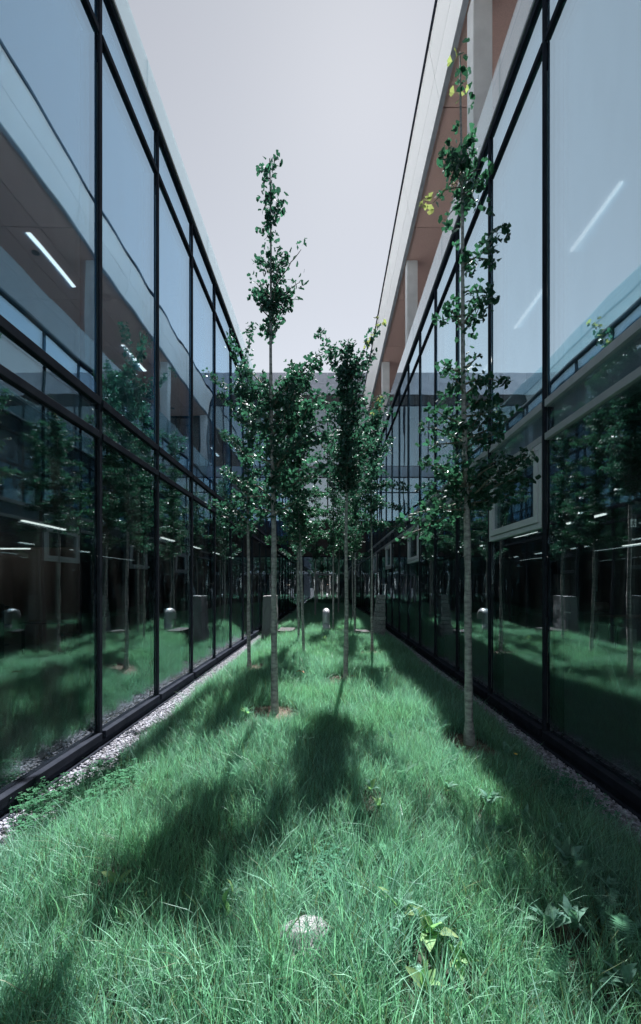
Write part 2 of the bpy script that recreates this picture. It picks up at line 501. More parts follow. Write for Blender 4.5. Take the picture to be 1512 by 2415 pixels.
def glazed_side(root, sx, X, ys, open_bays=(), depth=9.0, roof=20.0):
    """sx -1 left, +1 right; X distance of the glass from the camera line; ys mullion stations"""
    def xx(d):                       # d metres behind (+) or in front of (-) the outer glass face
        return sx * (X + d)
    ya, yb = ys[0], ys[-1]
    # mullions: a slim fin outside, a deep one inside
    proto = None
    for y in ys:
        me = proto
        if me is None:
            b = MB()
            b.box(xx(-0.028), xx(-0.002), -0.024, 0.024, Z['sill0'] - 0.02, Z['topb'] + 0.03)
            b.box(xx(0.030), xx(0.175), -0.027, 0.027, Z['sill0'], Z['top'])
            proto = me = b.mesh('mullion', M['metal'])
        o = link('mullion', me, root)
        o.location.y += y
    # horizontal members, one per bay
    pan = 0.026
    hz = [('sill', Z['sill0'] - 0.005, Z['sill1'], 0.062), ('transom', Z['t1'], Z['t1b'], 0.034), ('transom', Z['t2'], Z['t2b'], 0.034),
          ('transom', Z['t3'], Z['t3b'], 0.030), ('transom', Z['top'], Z['topb'], 0.034)]
    for i in range(len(ys) - 1):
        y0, y1 = ys[i] + 0.033, ys[i + 1] - 0.033
        opening = i in open_bays
        for nm, z0, z1, pr in hz:
            b = MB().box(xx(-pr), xx(0.13), y0, y1, z0, z1)
            b.build(nm, M['metal_sheen' if sx > 0 and nm == 'transom' and z0 < 4 else 'metal'], root, bevel=0.004)
        lo_top = 2.20 if opening else Z['t1'] - 0.004
        for nm, z0, z1, m in (('glass_pane', Z['sill1'] + 0.004, lo_top, 'glass'), ('glass_pane', Z['t1b'] + 0.004, Z['t2'] - 0.004, 'spandrel_glass' if sx > 0 else 'glass'),
                              ('glass_pane', Z['t2b'] + 0.004, Z['t3'] - 0.004, 'upper_glass' if sx < 0 else 'upper_glass_pale'), ('glass_pane', Z['t3b'] + 0.004, Z['top'] - 0.004, 'upper_glass' if sx < 0 else 'upper_glass_pale')):
            MB().box(xx(0.0), xx(pan), y0 + 0.003, y1 - 0.003, z0, z1).build(nm, M[m], root)
        for z0, z1, m in ((Z['t1b'] + 0.002, Z['t2'] - 0.002, 'spandrel'), (Z['t3b'] + 0.002, Z['top'] - 0.002, 'spandrel_pale')):
            MB().box(xx(0.06), xx(0.11), y0 + 0.002, y1 - 0.002, z0, z1).build('spandrel_panel', M[m], root)
        if opening:
            opening_window(root, xx, y0, y1, 2.205, Z['t1'] - 0.006)
    # plinth ledges below the sill
    MB().box(xx(-0.045), xx(0.12), ya, yb, -0.03, 0.024).build('sill_ledge', M['metal'], root, bevel=0.004)
    MB().box(xx(-0.075), xx(0.10), ya, yb, Z['base'], -0.034).build('plinth', M['metal'], root, bevel=0.004)
    # roof edge cap
    MB().box(xx(-0.05), xx(0.30), ya, yb, Z['topb'] + 0.002, Z['topb'] + 0.045).build('roof_edge', M['cap'], root, bevel=0.004)
    # slabs
    MB().box(xx(0.13), xx(depth), ya, yb, -0.14, 0.0).build('ground_floor_slab', M['inner_floor'], root)
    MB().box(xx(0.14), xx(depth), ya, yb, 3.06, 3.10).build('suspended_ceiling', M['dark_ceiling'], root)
    MB().box(xx(0.14), xx(depth), ya, yb, 3.12, 3.48).build('upper_floor_slab', M['slab'], root)
    MB().box(xx(0.14), xx(depth), ya, yb, 7.25, 7.30).build('upper_ceiling', M['ceiling'], root)
    MB().box(xx(0.14), xx(roof), ya, yb, 7.32, 7.86).build('roof_slab', M['roof'], root)  # wider than the rooms below so more sunlight bounces up
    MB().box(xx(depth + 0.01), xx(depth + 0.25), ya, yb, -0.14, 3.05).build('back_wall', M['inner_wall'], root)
    for y0, y1 in zip(ys[:-1], ys[1:]):        # unseen far-side windows, added to let daylight onto the upper ceiling
        MB().box(xx(depth + 0.05), xx(depth + 0.07), y0 + 0.04, y1 - 0.04, 3.50, 7.24).build('glass_pane', M['rail_glass'], root)
        MB().box(xx(depth), xx(depth + 0.12), y0 - 0.035, y0 + 0.035, 3.49, 7.245).build('mullion', M['metal'], root)
    for y in (ya, yb - 0.2):
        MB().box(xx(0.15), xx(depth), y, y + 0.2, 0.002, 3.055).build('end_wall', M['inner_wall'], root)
        MB().box(xx(0.15), xx(depth), y, y + 0.2, 3.485, 7.245).build('end_wall', M['upper_wall'], root)

def opening_window(root, xx, y0, y1, z0, z1):
    b = MB()
    def ring(d0, d1, a0, a1, c0, c1, wd):
        b.box(xx(d0), xx(d1), a0, a1, c0, c0 + wd)
        b.box(xx(d0), xx(d1), a0, a1, c1 - wd, c1)
        b.box(xx(d0), xx(d1), a0, a0 + wd, c0 + wd + 0.0005, c1 - wd - 0.0005)
        b.box(xx(d0), xx(d1), a1 - wd, a1, c0 + wd + 0.0005, c1 - wd - 0.0005)
    ring(-0.036, 0.09, y0 + 0.002, y1 - 0.002, z0, z1, 0.055)
    o = b.build('opening_window', M['sash'], root, bevel=0.003)
    b = MB()
    ring(-0.050, 0.06, y0 + 0.064, y1 - 0.064, z0 + 0.064, z1 - 0.064, 0.075)
    b.build('sash_frame', M['sash'], o, bevel=0.004)
    MB().box(xx(-0.012), xx(0.014), y0 + 0.141, y1 - 0.141, z0 + 0.141, z1 - 0.141).build('sash_pane', M['glass'], o)
    for y in (y0 + 0.10, y0 + 0.30, y1 - 0.18):
        MB().box(xx(-0.078), xx(-0.052), y, y + 0.06, z1 - 0.135, z1 - 0.03).build('hinge', M['desk'], o, bevel=0.006)

def balustrade(root, sx, X, ys, ztop, step=2):
    st = list(ys[::step])
    if st[-1] != ys[-1]:
        st.append(ys[-1])
    for a, b_ in zip(st[:-1], st[1:]):
        MB().box(sx * (X + 0.12), sx * (X + 0.142), a + 0.006, b_ - 0.006, Z['topb'] + 0.05, ztop).build('balustrade_pane', M['rail_glass'], root)

ysL = [YL0 + SL * k for k in range(-7, 15)]
ysL[-1] = YE - 0.04
ysR = [YR0 + SR * k for k in range(-7, 14)] + [YE - 0.04]
left = empty('glass_building', (-DL, 4.0, 0))
tag(left, 'two-storey glass building on the left with dark mullions and sunlit floor inside', 'building')
glazed_side(left, -1, DL, ysL)
balustrade(left, -1, DL, ysL, 8.82)
right = empty('glass_building', (DR, 4.0, 0))
tag(right, 'glass building on the right with grey opening windows and a brown canopy above', 'building')
k0 = 7
glazed_side(right, 1, DR, ysR, open_bays=(k0, k0 + 4, k0 + 7, k0 + 10))
balustrade(right, 1, DR, ysR, 8.96)

# ---- canopy over the right building's terrace
CZ = 11.57                                     # soffit height
yc = [YR0 - 1.45 - 2.9 * 2 + 2.9 * k for k in range(0, 11)]
yc = [y for y in yc if y < YE - 0.6] + [YE - 0.15]
xf0, xf1 = 2.35, 2.11
def fascia(x0, z0, x1, z1, ya, yb, th=0.05):
    b = MB()
    b.add([(x0, ya, z0), (x1, ya, z1), (x1 + th, ya, z1), (x0 + th, ya, z0), (x0, yb, z0), (x1, yb, z1), (x1 + th, yb, z1), (x0 + th, yb, z0)],
          [(0, 1, 2, 3), (7, 6, 5, 4), (0, 4, 5, 1), (1, 5, 6, 2), (2, 6, 7, 3), (3, 7, 4, 0)])
    return b
zt = 12.80
for a, b_ in zip(yc[:-1], yc[1:]):
    for f0, f1 in ((0.0, 0.49), (0.50, 1.0)):
        x0, x1 = xf0 + (xf1 - xf0) * f0, xf0 + (xf1 - xf0) * f1
        z0, z1 = CZ + 0.03 + (zt - CZ) * f0, CZ + 0.03 + (zt - CZ) * f1
        fascia(x0, z0, x1, z1, a + 0.006, b_ - 0.006).build('fascia_panel', M['fascia'], right)
    xs = [2.36, 3.32, 4.30, 5.30, 6.30, 7.0]
    for p, q in zip(xs[:-1], xs[1:]):
        MB().box(p + 0.010, q - 0.010, a + 0.010, b_ - 0.010, CZ, CZ + 0.03).build('soffit_panel', M['soffit'], right)
MB().box(2.44, 7.1, yc[0], yc[-1], CZ + 0.034, zt - 0.1).build('canopy_slab', M['black'], right)
MB().box(2.07, 7.1, yc[0] - 0.02, yc[-1] + 0.02, zt + 0.034, zt + 0.10).build('canopy_roof', M['metal'], right)
MB().box(2.30, 2.40, yc[0], yc[-1], CZ - 0.035, CZ - 0.004).build('drip_edge', M['cap'], right)
for k in range(-1, 4):
    y = 6.95 + 5.78 * k
    MB().box(2.43, 2.76, y, y + 0.30, 7.93, CZ - 0.002).build('column', M['column'], right, bevel=0.012)
MB().box(7.12, 7.3, yc[0], yc[-1], 7.92, zt).build('terrace_wall', M['upper_wall'], right)
for k in range(-1, 4):
    y = 6.3 + 5.45 * k
    if y + 2.1 < YE:
        o = MB().box(3.70, 3.82, y, y + 2.1, CZ - 0.022, CZ - 0.003).build('canopy_light_strip', M['lamp'], right)
    c = [(4.05 + 0.10 * math.cos(t), y + 0.7 + 0.10 * math.sin(t)) for t in [i * math.pi / 8 for i in range(16)]]
    b = MB()
    b.add([(x, yy, CZ - 0.02) for x, yy in c] + [(x, yy, CZ - 0.001) for x, yy in c],
          [tuple(reversed(range(16)))] + [(i, (i + 1) % 16, 16 + (i + 1) % 16, 16 + i) for i in range(16)])
    b.build('downlight', M['black'], right)

# ------------------------------------------------------------------ end building across the courtyard
def end_block(root, y, sy, x0, x1, levels, w_bay=1.45, solid_depth=6.0):
    """levels: (z0, z1, kind) from below; sy +1 extends away in +y"""
    def yy(d): return y + sy * d
    n = max(1, round((x1 - x0) / w_bay))
    xs = [x0 + (x1 - x0) * i / n for i in range(n + 1)]
    for z0, z1, kind in levels:
        for a, b_ in zip(xs[:-1], xs[1:]):
            if kind in ('glass',):
                MB().box(a + 0.034, b_ - 0.034, yy(0.0), yy(0.026), z0 + 0.035, z1 - 0.035).build('glass_pane', M['glass'], root)
                MB().box(a + 0.034, b_ - 0.034, yy(-0.03), yy(0.10), z1 - 0.032, z1 + 0.028).build('transom', M['metal'], root)
            else:
                MB().box(a + 0.005, b_ - 0.005, yy(-0.02 if kind != 'black' else 0.03), yy(0.10), z0 + 0.004, z1 - 0.004).build(
                    'cladding_panel', M[{'panel': 'end_panel', 'black': 'black', 'pale': 'spandrel_pale', 'brick': 'brick'}[kind]], root)
        if kind == 'glass':
            for a in xs:
                MB().box(a - 0.03, a + 0.03, yy(-0.045), yy(0.12), z0, z1).build('mullion', M['metal'], root)
    zt = levels[-1][1]
    zs = [l[0] for l in levels if l[2] != 'glass' and l[1] - l[0] > 0.8]
    MB().box(x0, x1, yy(solid_depth), yy(solid_depth + 0.2), -0.1, zt).build('back_wall', M['inner_wall'], root)
    MB().box(x0, x1, yy(0.13), yy(solid_depth), -0.12, -0.01).build('ground_floor_slab', M['inner_floor'], root)
    for z in zs:
        MB().box(x0, x1, yy(0.13), yy(solid_depth), z + 0.2, z + 0.6).build('floor_slab', M['slab'], root)
    MB().box(x0, x1, yy(0.13), yy(solid_depth), zt - 0.3, zt - 0.05).build('roof_slab', M['slab'], root)
    for x in (x0, x1 - 0.2):
        MB().box(x, x + 0.2, yy(0.13), yy(solid_depth), -0.1, zt - 0.31).build('side_wall', M['inner_wall'], root)

endb = empty('office_building', (0, YE, 0))
tag(endb, 'taller office building closing the far end with grey parapet band and glass storeys', 'building')
end_block(endb, YE + 0.02, 1, -10.15, 10.15,
          [(-0.1, 0.02, 'black'), (0.02, 3.3, 'glass'), (3.3, 4.3, 'brick'), (4.3, 5.4, 'brick'), (5.4, 7.1, 'glass'), (7.1, 8.0, 'glass'), (8.0, 8.65, 'panel'),
           (8.65, 12.25, 'glass'), (12.25, 12.9, 'black'), (12.9, 13.55, 'panel'), (13.55, 14.2, 'panel')])
backb = empty('office_building', (0, YB, 0))  # unseen; added so the far glass mirrors something dark
tag(backb, 'unseen low dark glass wall added behind the viewpoint for the far reflection', 'building')
end_block(backb, YB + 0.05, -1, -DL, DR, [(-0.1, 0.02, 'black'), (0.02, 3.1, 'glass'), (3.1, 3.5, 'panel'), (3.5, 7.3, 'glass'), (7.3, 7.9, 'panel')], 1.54)
# the entrance door set in front of the glazing
b = MB()
dx = -0.17
b.box(dx - 0.50, dx - 0.43, YE - 0.06, YE + 0.0 - 0.03, 0.02, 2.28)
b.box(dx + 0.43, dx + 0.50, YE - 0.06, YE + 0.0 - 0.03, 0.02, 2.28)
b.box(dx - 0.429, dx + 0.429, YE - 0.06, YE - 0.03, 2.20, 2.28)
b.box(dx - 0.429, dx + 0.429, YE - 0.06, YE - 0.03, 0.02, 0.12)
door = b.build('door', M['cap'], endb)
MB().box(dx - 0.428, dx + 0.428, YE - 0.05, YE - 0.035, 0.122, 2.198).build('door_pane', M['door_glass'], door)
MB().tube([(dx + 0.36, YE - 0.10, 0.9), (dx + 0.36, YE - 0.10, 1.5)], 0.014, 8).build('door_handle', M['steel'], door)

# ------------------------------------------------------------------ vegetation: ginkgo leaf
def ginkgo_mesh(name, m, cleft, curl, seed):
    rd = random.Random(seed)
    n = 8
    pet = 0.55
    v = [(0.012, 0, 0), (-0.012, 0, 0), (0.012, pet, 0), (-0.012, pet, 0)]
    f = [(0, 2, 3, 1)]
    half = R(62)
    base = len(v)
    v.append((0, pet, 0))
    for i in range(n + 1):
        t = -half + 2 * half * i / n
        r = 0.92 + 0.07 * rd.random() - 0.06 * abs(t) / half
        if i == n // 2:
            r *= (1 - cleft)
        v.append((math.sin(t) * r, pet + math.cos(t) * r, curl * (math.sin(t) ** 2) + 0.05 * math.sin(i * 2.2 + seed) - 0.10 * r * curl))
    for i in range(n):
        f.append((base, base + 1 + i + 1, base + 1 + i))
    b = MB().add(v, f)
    me = b.mesh(name, m)
    return me

LEAF = [ginkgo_mesh('leaf', M['leaf'], c, k, s) for s, (c, k) in enumerate(((0.45, 0.25), (0.2, -0.2), (0.6, 0.4), (0.1, 0.1), (0.35, -0.35)))]
LEAF_Y = [ginkgo_mesh('yellow_leaf', M['leaf_yellow'], c, k, 20 + s) for s, (c, k) in enumerate(((0.4, 0.2), (0.15, 0.35)))]
LEAF_V = [np.array([v.co[:] for v in me.vertices]) for me in LEAF]
LEAF_F = [[tuple(p.vertices) for p in me.polygons] for me in LEAF]

def leaf_matrix(p, out, rd, size):
    d = Vector((rd.gauss(0, 0.6), rd.gauss(0, 0.6), rd.gauss(-0.12, 0.55))) + out * 0.55
    d.normalize()
    nrm = Vector((rd.gauss(0, 0.6), rd.gauss(0, 0.6), rd.gauss(0.55, 0.5)))
    x = d.cross(nrm)
    if x.length < 1e-3:
        x = d.orthogonal()
    x.normalize()
    z = x.cross(d)
    m = Matrix((x, d, z)).transposed().to_4x4()
    return Matrix.Translation(p) @ m @ Matrix.Scale(size, 4)

DENS = 2.7
def make_tree(label, u, v, top_v, r0, seed, branches, leader, lean=0.0, auto=None, singles=300, yellow_tips=(), wob=0.012, thin=1.0, spread=0.024, core=0.0,
              leaf_size=0.052, dens=1.0, group='young ginkgo trees in the courtyard'):
    """u, v: where the trunk meets the grass in the picture; branches (v start, du, v end) read at the trunk's distance;
    leader (v from, v to, reach, density): leaves right on the trunk; auto (v low, v high, radius m, count)"""
    rd = random.Random(seed)
    base = ground_at(u, v)
    k = base.y / F                                   # metres per picture unit at this distance
    zz = lambda vv: EYE + (V0 - vv) * k
    root = empty('ginkgo_tree', base)
    tag(root, label, 'tree', group)
    H = zz(top_v) - base.z
    ph1, ph2 = rd.random() * 6, rd.random() * 6
    def P(z):
        t = (z - base.z) / H
        return Vector((base.x + lean * t + wob * (math.sin(4.2 * t + ph1) - math.sin(ph1)) + 0.5 * wob * math.sin(13 * t + ph2) * min(1, t * 4),
                       base.y + wob * (math.cos(5 * t + ph2) - math.cos(ph2)), z))
    def TR(z):
        t = max(0.0, min(1.0, (z - base.z) / H))
        return 0.9 * r0 * (1.0 - 0.9 * t ** 0.85) + 0.0025
    # trunk
    nseg = 46
    pts, rad = [], []
    for i in range(nseg + 1):
        z = base.z - 0.05 + (H + 0.05) * i / nseg
        pts.append(P(z))
        knot = 1 + (0.10 if rd.random() < 0.22 else 0) + 0.05 * rd.uniform(-1, 1)
        flare = 1 + 0.35 * max(0, 1 - (z - base.z) / 0.16) if z < base.z + 0.16 else 1
        rad.append(TR(z) * knot * flare)
    MB().tube(pts, rad, 10, jitter=lambda i, kk: 0.07 * math.sin(kk * 2.4 + i * 1.3 + seed)).build('trunk', M['bark'], root, smooth=True)
    leaves = []
    def spur(p, out, n, yel=False, reach=1.0):
        for _ in range(n):
            s = leaf_size * rd.uniform(0.62, 1.12) * reach
            q = p + Vector((rd.gauss(0, 1), rd.gauss(0, 1), rd.gauss(0, 0.9))) * spread + out * abs(rd.gauss(0, spread * 1.3))
            leaves.append((leaf_matrix(q, out, rd, s), yel))
    def limb(p0, p1, r, yel=0.0, dens_=1.0):
        L = (p1 - p0).length
        if L < 0.03:
            return
        ns = max(5, int(L / 0.07))
        sag = rd.uniform(-0.05, 0.12) * L
        side = Vector((rd.uniform(-1, 1), rd.uniform(-1, 1), 0)) * 0.08 * L
        pp = []
        for i in range(ns + 1):
            t = i / ns
            pp.append(p0.lerp(p1, t) + Vector((0, 0, sag * math.sin(math.pi * t))) + side * math.sin(math.pi * t) + Vector((rd.gauss(0, 0.005), rd.gauss(0, 0.005), rd.gauss(0, 0.005))) * (1 if 0 < i else 0))
        MB().tube(pp, [r * (1 - 0.75 * i / ns) + 0.0012 for i in range(ns + 1)], 5).build('branch', M['twig'], root, smooth=True)
        sp = 0.042 / (dens * dens_ * DENS * thin)
        d = sp * 1.5
        ax = (p1 - p0).normalized()
        while d <= L + 0.01:
            t = min(1, d / L)
            i = min(ns - 1, int(t * ns))
            p = pp[i].lerp(pp[i + 1], t * ns - i)
            out = (ax * 0.6 + Vector((rd.gauss(0, 1), rd.gauss(0, 1), rd.gauss(0.1, 0.8))).normalized()).normalized()
            if rd.random() < core * t:
                d += sp * rd.uniform(0.6, 1.5)
                continue
            spur(p, out, rd.choice((2, 3, 4, 4, 5)), rd.random() < yel * (t ** 3))
            d += sp * rd.uniform(0.6, 1.5)
        spur(pp[-1], ax, 4, rd.random() < yel)
    for br in branches:
        v0, du, v1 = br[:3]
        dep = br[3] if len(br) > 3 else rd.uniform(-0.22, 0.22)
        p0 = P(zz(v0))
        p1 = Vector((p0.x + du * k, p0.y + dep, zz(v1)))
        limb(p0, p1, min(TR(zz(v0)) * 0.5, 0.011), 0.95 if v1 in yellow_tips else 0.0, br[4] if len(br) > 4 else 1.0)
    if auto:
        for (va, vb, rr, cnt) in auto:
            for i in range(cnt):
                t = (i + rd.random()) / cnt
                z0 = zz(va + (vb - va) * t)
                az = i * 2.39996 + seed
                L = rr * (1.0 - 0.45 * t) * rd.uniform(0.65, 1.15)
                el = R(rd.uniform(-5, 48))
                p0 = P(z0)
                p1 = p0 + Vector((math.cos(az) * math.cos(el), math.sin(az) * math.cos(el), math.sin(el))) * L
                limb(p0, p1, min(TR(z0) * 0.5, 0.010))
    for (va, vb, reach, sp) in leader:
        z = zz(va)
        while z < zz(vb):
            out = Vector((rd.gauss(0, 1), rd.gauss(0, 1), 0.3)).normalized()
            yel = bool(yellow_tips) and z > base.z + H * 0.93 and ('top' in yellow_tips) and rd.random() < 0.8
            spur(P(z) + out * reach * rd.random(), out, rd.choice((2, 3, 3, 4)), yel)
            z += sp / (DENS * thin) * rd.uniform(0.5, 1.5)
    # nearest leaves are objects of their own, the rest one mass
    leaves.sort(key=lambda q: (q[0].translation - Vector((0, 0, EYE))).length)
    ys = [q for q in leaves if q[1]]
    gs = [q for q in leaves if not q[1]]
    for mw, _ in ys[:60]:
        link('yellow_leaf', rd.choice(LEAF_Y), root, mw)
    n1 = max(0, singles - len(ys[:60]))
    if n1:
        # spread over the visible front so that single leaves show all over the crown
        front = gs[:max(n1, int(len(gs) * 0.6))]
        pick = set(rd.sample(range(len(front)), min(n1, len(front))))
        for i in pick:
            link('leaf', rd.choice(LEAF), root, front[i][0])
        gs = [q for i, q in enumerate(gs) if i not in pick]
    if gs:
        V, Fc, vary = [], [], []
        off = 0
        for mw, _ in gs:
            a = rd.randrange(len(LEAF))
            A = np.array(mw)
            V.append(LEAF_V[a] @ A[:3, :3].T + A[:3, 3])
            Fc.extend(tuple(i + off for i in f) for f in LEAF_F[a])
            off += len(LEAF_V[a])
            vary.extend([rd.random()] * len(LEAF_F[a]))
        me = bpy.data.meshes.new('foliage')
        me.from_pydata(np.concatenate(V).tolist(), [], Fc)
        me.materials.append(M['leaf'])
        attr_vary(me, vary)
        o = link('foliage', me, root)
        tag(o, kind='stuff')
    TREES.append((base, r0))
    return root

TREES = []
# A: tall thin spire left of the middle
make_tree('tall ginkgo with a thin spire and pale trunk in bare soil left of centre', 648, 1685, 372, 0.040, 3,
          [(545, 22, 470, .05, .5), (520, -12, 470, .05, .5), (700, -38, 655, .05, .6), (690, 72, 585, .0, .35), (720, 68, 655, .05, .6), (745, -32, 680, .1, .6), (765, 42, 700, .1, .6), (735, 20, 640, -.1, .6), (760, -25, 720, -.1, .6), (780, 15, 740, .1, .6),
           (650, -28, 615, .0), (640, 25, 600, .05), (780, -10, 765, .05), (700, 40, 690, .1),
           (960, 122, 842, -.1), (935, 80, 850, .1), (930, -60, 850, .1, .6), (1000, 100, 885, -.1), (990, -80, 930, .15, .6), (1100, 128, 1030, -.1), (1080, 110, 990, .1), (1090, -70, 1060, .2, .6), (1170, 100, 1110),
           (1180, -70, 1125, .2, .6), (1215, 72, 1180), (1205, -50, 1195, .1, .6), (1050, 90, 955), (1030, 60, 940, -.2), (1120, 70, 1060, -.3), (1150, 110, 1085, .15),
           (950, 50, 880, .2), (1010, 120, 930, .2)],
          [(560, 375, 0.04, 0.055), (790, 570, 0.03, 0.07), (1210, 900, 0.03, 0.035)], lean=-0.03, auto=[(1215, 900, 0.30, 6)], thin=0.9, core=0.3)
# B: right of the middle, long branch to a yellow tip
make_tree('ginkgo just right of the silver vent whose long branch ends in a yellow tuft', 815, 1607, 800, 0.036, 8,
          [(885, 72, 762, .0, .8), (910, -55, 805), (1000, 85, 935), (1060, 90, 990), (1000, -72, 930), (1100, -72, 1040), (1120, 72, 1050),
           (1150, -62, 1110), (1160, 62, 1110), (940, 52, 860), (940, -52, 850), (880, -22, 805), (1060, -62, 960), (1165, 20, 1100),
           (1000, 30, 920, -.4), (1080, -20, 1020, -.4), (1140, 10, 1090, -.4), (900, 55, 840, .1)],
          [(1165, 860, 0.05, 0.028), (860, 805, 0.02, 0.03)], lean=0.06, auto=[(1165, 870, 0.42, 24)], yellow_tips=(762,), core=0.55)
# C: nearest, right
make_tree('tallest nearest ginkgo on the right with yellow leaves at its tip', 1107, 1760, 124, 0.040, 21,
          [(440, -62, 452, .1), (430, 46, 395, .0), (420, -34, 372, .0), (452, 46, 468, .05), (400, 26, 350, -.05), (472, -32, 500, .05), (455, 20, 440, .1), (410, -20, 400, -.1), (390, 30, 370, .08), (440, -35, 420, -.1),
           (470, 40, 430, .0), (380, -25, 345, .05),
           (625, 86, 545, .0, 1.2), (610, 66, 600, .05), (765, 76, 685, .05), (745, -46, 745, .05), (780, 40, 725, .0), (770, -30, 730, .0), (690, 50, 680, .05),
           (905, 100, 893, .05), (880, -46, 865, .0), (865, 36, 835, .05), (890, -42, 925, .05), (960, 66, 930, .1), (930, -30, 900, -.1), (930, 55, 880, .1),
           (1045, -86, 1000, .05), (1035, 92, 985, .0), (1000, -62, 955, .1), (1060, 62, 1030, -.1), (1010, 50, 960, .1), (1020, -50, 1000, -.15), (980, 75, 960, .05), (1040, -70, 1040, .05),
           (1155, -100, 1085, .05), (1165, 150, 1075, .0, 1.2), (1180, 142, 1130, .05, 1.2), (1185, -142, 1215, .0, 1.2), (1195, -148, 1265, .05),
           (1170, -62, 1125, -.1), (1160, 52, 1105, -.15), (1190, 82, 1180, .05), (1200, -62, 1205, -.1), (1145, -62, 1085, .1), (1145, 82, 1080, .1),
           (1170, 110, 1110, -.1), (1180, -90, 1160, -.1), (1160, -30, 1100, -.2), (1175, 40, 1140, -.25), (1190, 120, 1160, .1)],
          [(345, 128, 0.02, 0.085), (480, 335, 0.06, 0.040), (640, 480, 0.02, 0.16), (880, 650, 0.04, 0.070), (1190, 880, 0.05, 0.040)],
          lean=-0.06, yellow_tips=('top', 452), leaf_size=0.056, thin=0.42, spread=0.022)
# D: left, second row
make_tree('leftmost ginkgo, close to the left glass wall and its gravel strip', 588, 1577, 868, 0.034, 33,
          [(905, 8, 775, .0, .7), (905, -38, 792, .0, .7), (935, -98, 878, .05, .8), (1000, -62, 940), (1000, 52, 925), (1080, -64, 1015), (1080, 62, 1015), (1160, -52, 1105),
           (1160, 52, 1105), (1255, -64, 1215), (1250, 54, 1205), (1230, -84, 1185), (950, 30, 880), (960, -30, 900), (1200, 70, 1160)],
          [(1260, 875, 0.05, 0.03)], lean=-0.04, auto=[(1260, 900, 0.48, 20)], thin=0.75)
# G: right second row
make_tree('ginkgo beside the stepped stone pillar, leafing out to the right', 878, 1542, 985, 0.032, 44,
          [(1010, 16, 942, .0), (1080, -42, 1035), (1150, 82, 1150), (1180, 74, 1195), (1205, -52, 1180), (1235, 64, 1245), (1245, -52, 1255), (1100, 42, 1040), (1150, -52, 1110)],
          [(1250, 990, 0.05, 0.03)], lean=0.02, auto=[(1255, 1010, 0.55, 14)], yellow_tips=(942,))
make_tree('slender ginkgo leaning slightly left, just right of the flat slab', 717, 1552, 870, 0.030, 51, [], [(1290, 880, 0.05, 0.03)], lean=-0.16,
          auto=[(1290, 890, 0.62, 34)])
make_tree('thin ginkgo right behind the leaning slender one', 704, 1520, 950, 0.028, 52, [], [(1300, 960, 0.05, 0.035)], lean=-0.02,
          auto=[(1300, 970, 0.6, 26)])
make_tree('thin ginkgo behind the low stone block on the right', 837, 1500, 990, 0.030, 53, [], [(1300, 1000, 0.05, 0.04)], lean=0.05,
          auto=[(1305, 1000, 0.62, 28)], singles=120)
make_tree('ginkgo trunk immediately right of the silver vent', 786, 1487, 1010, 0.032, 54, [], [(1310, 1020, 0.05, 0.04)], lean=-0.03,
          auto=[(1310, 1030, 0.68, 28)], singles=100)
for i, (lab, u, v, tv, ln) in enumerate((
        ('far ginkgo at the left edge of the bed behind the stone pillar', 702, 1470, 1120, 0.0),
        ('far ginkgo left of the glass door at the courtyard end', 744, 1459, 1150, 0.03),
        ('farthest ginkgo right of the glass door at the courtyard end', 798, 1452, 1160, 0.02),
        ('far ginkgo on the right between the low block and the end wall', 833, 1463, 1130, -0.02))):
    make_tree(lab, u, v, tv, 0.034, 60 + i, [], [(1320, tv, 0.05, 0.05)], lean=ln, auto=[(1322, tv + 10, 0.7, 22)], singles=0, dens=0.9)

# ------------------------------------------------------------------ stones, vent
def rough_block(b, x0, x1, y0, y1, z0, z1, amp, rd, taper=(0, 0), n=3):
    """a split-face block: gridded box with uneven faces"""
    k = len(b.v)
    idx = {}
    nz = max(2, int((z1 - z0) / 0.12) + 1)
    def vid(i, j, l):
        key = (i, j, l)
        if key not in idx:
            t = l / nz
            xa, xb = x0 + taper[0] * t, x1 - taper[1] * t
            p = [xa + (xb - xa) * i / n, y0 + (y1 - y0) * j / n, z0 + (z1 - z0) * l / nz]
            for c in range(3):
                p[c] += rd.uniform(-amp, amp)
            idx[key] = len(b.v)
            b.v.append(tuple(p))
        return idx[key]
    for i in range(n):
        for j in range(n):
            b.f.append((vid(i, j, 0), vid(i, j + 1, 0), vid(i + 1, j + 1, 0), vid(i + 1, j, 0)))
            b.f.append((vid(i, j, nz), vid(i + 1, j, nz), vid(i + 1, j + 1, nz), vid(i, j + 1, nz)))
    for l in range(nz):
        for i in range(n):
            b.f.append((vid(i, 0, l), vid(i + 1, 0, l), vid(i + 1, 0, l + 1), vid(i, 0, l + 1)))
            b.f.append((vid(i, n, l), vid(i, n, l + 1), vid(i + 1, n, l + 1), vid(i + 1, n, l)))
            b.f.append((vid(0, i, l), vid(0, i, l + 1), vid(0, i + 1, l + 1), vid(0, i + 1, l)))
            b.f.append((vid(n, i, l), vid(n, i + 1, l), vid(n, i + 1, l + 1), vid(n, i, l + 1)))
    return b
rd = random.Random(4)
z0 = terrain(-1.48, 10.4) - 0.05
b = rough_block(MB(), -1.64, -1.28, 10.2, 10.75, z0, 1.335, 0.010, rd, (0.06, 0.02), 4)
o = b.build('stone_pillar', M['granite_dark'])
tag(o, 'tall grey monolith stone near the left glass wall with a flat slab beside it', 'stone pillar')
z0 = terrain(-1.0, 10.3)
b = rough_block(MB(), -1.20, -0.84, 9.95, 10.75, z0 - 0.03, z0 + 0.21, 0.008, rd, (0, 0), 4)
o = b.build('stone_slab', M['slab_stone'])
tag(o, 'flat grey stone slab lying in the grass right of the monolith', 'stone slab')
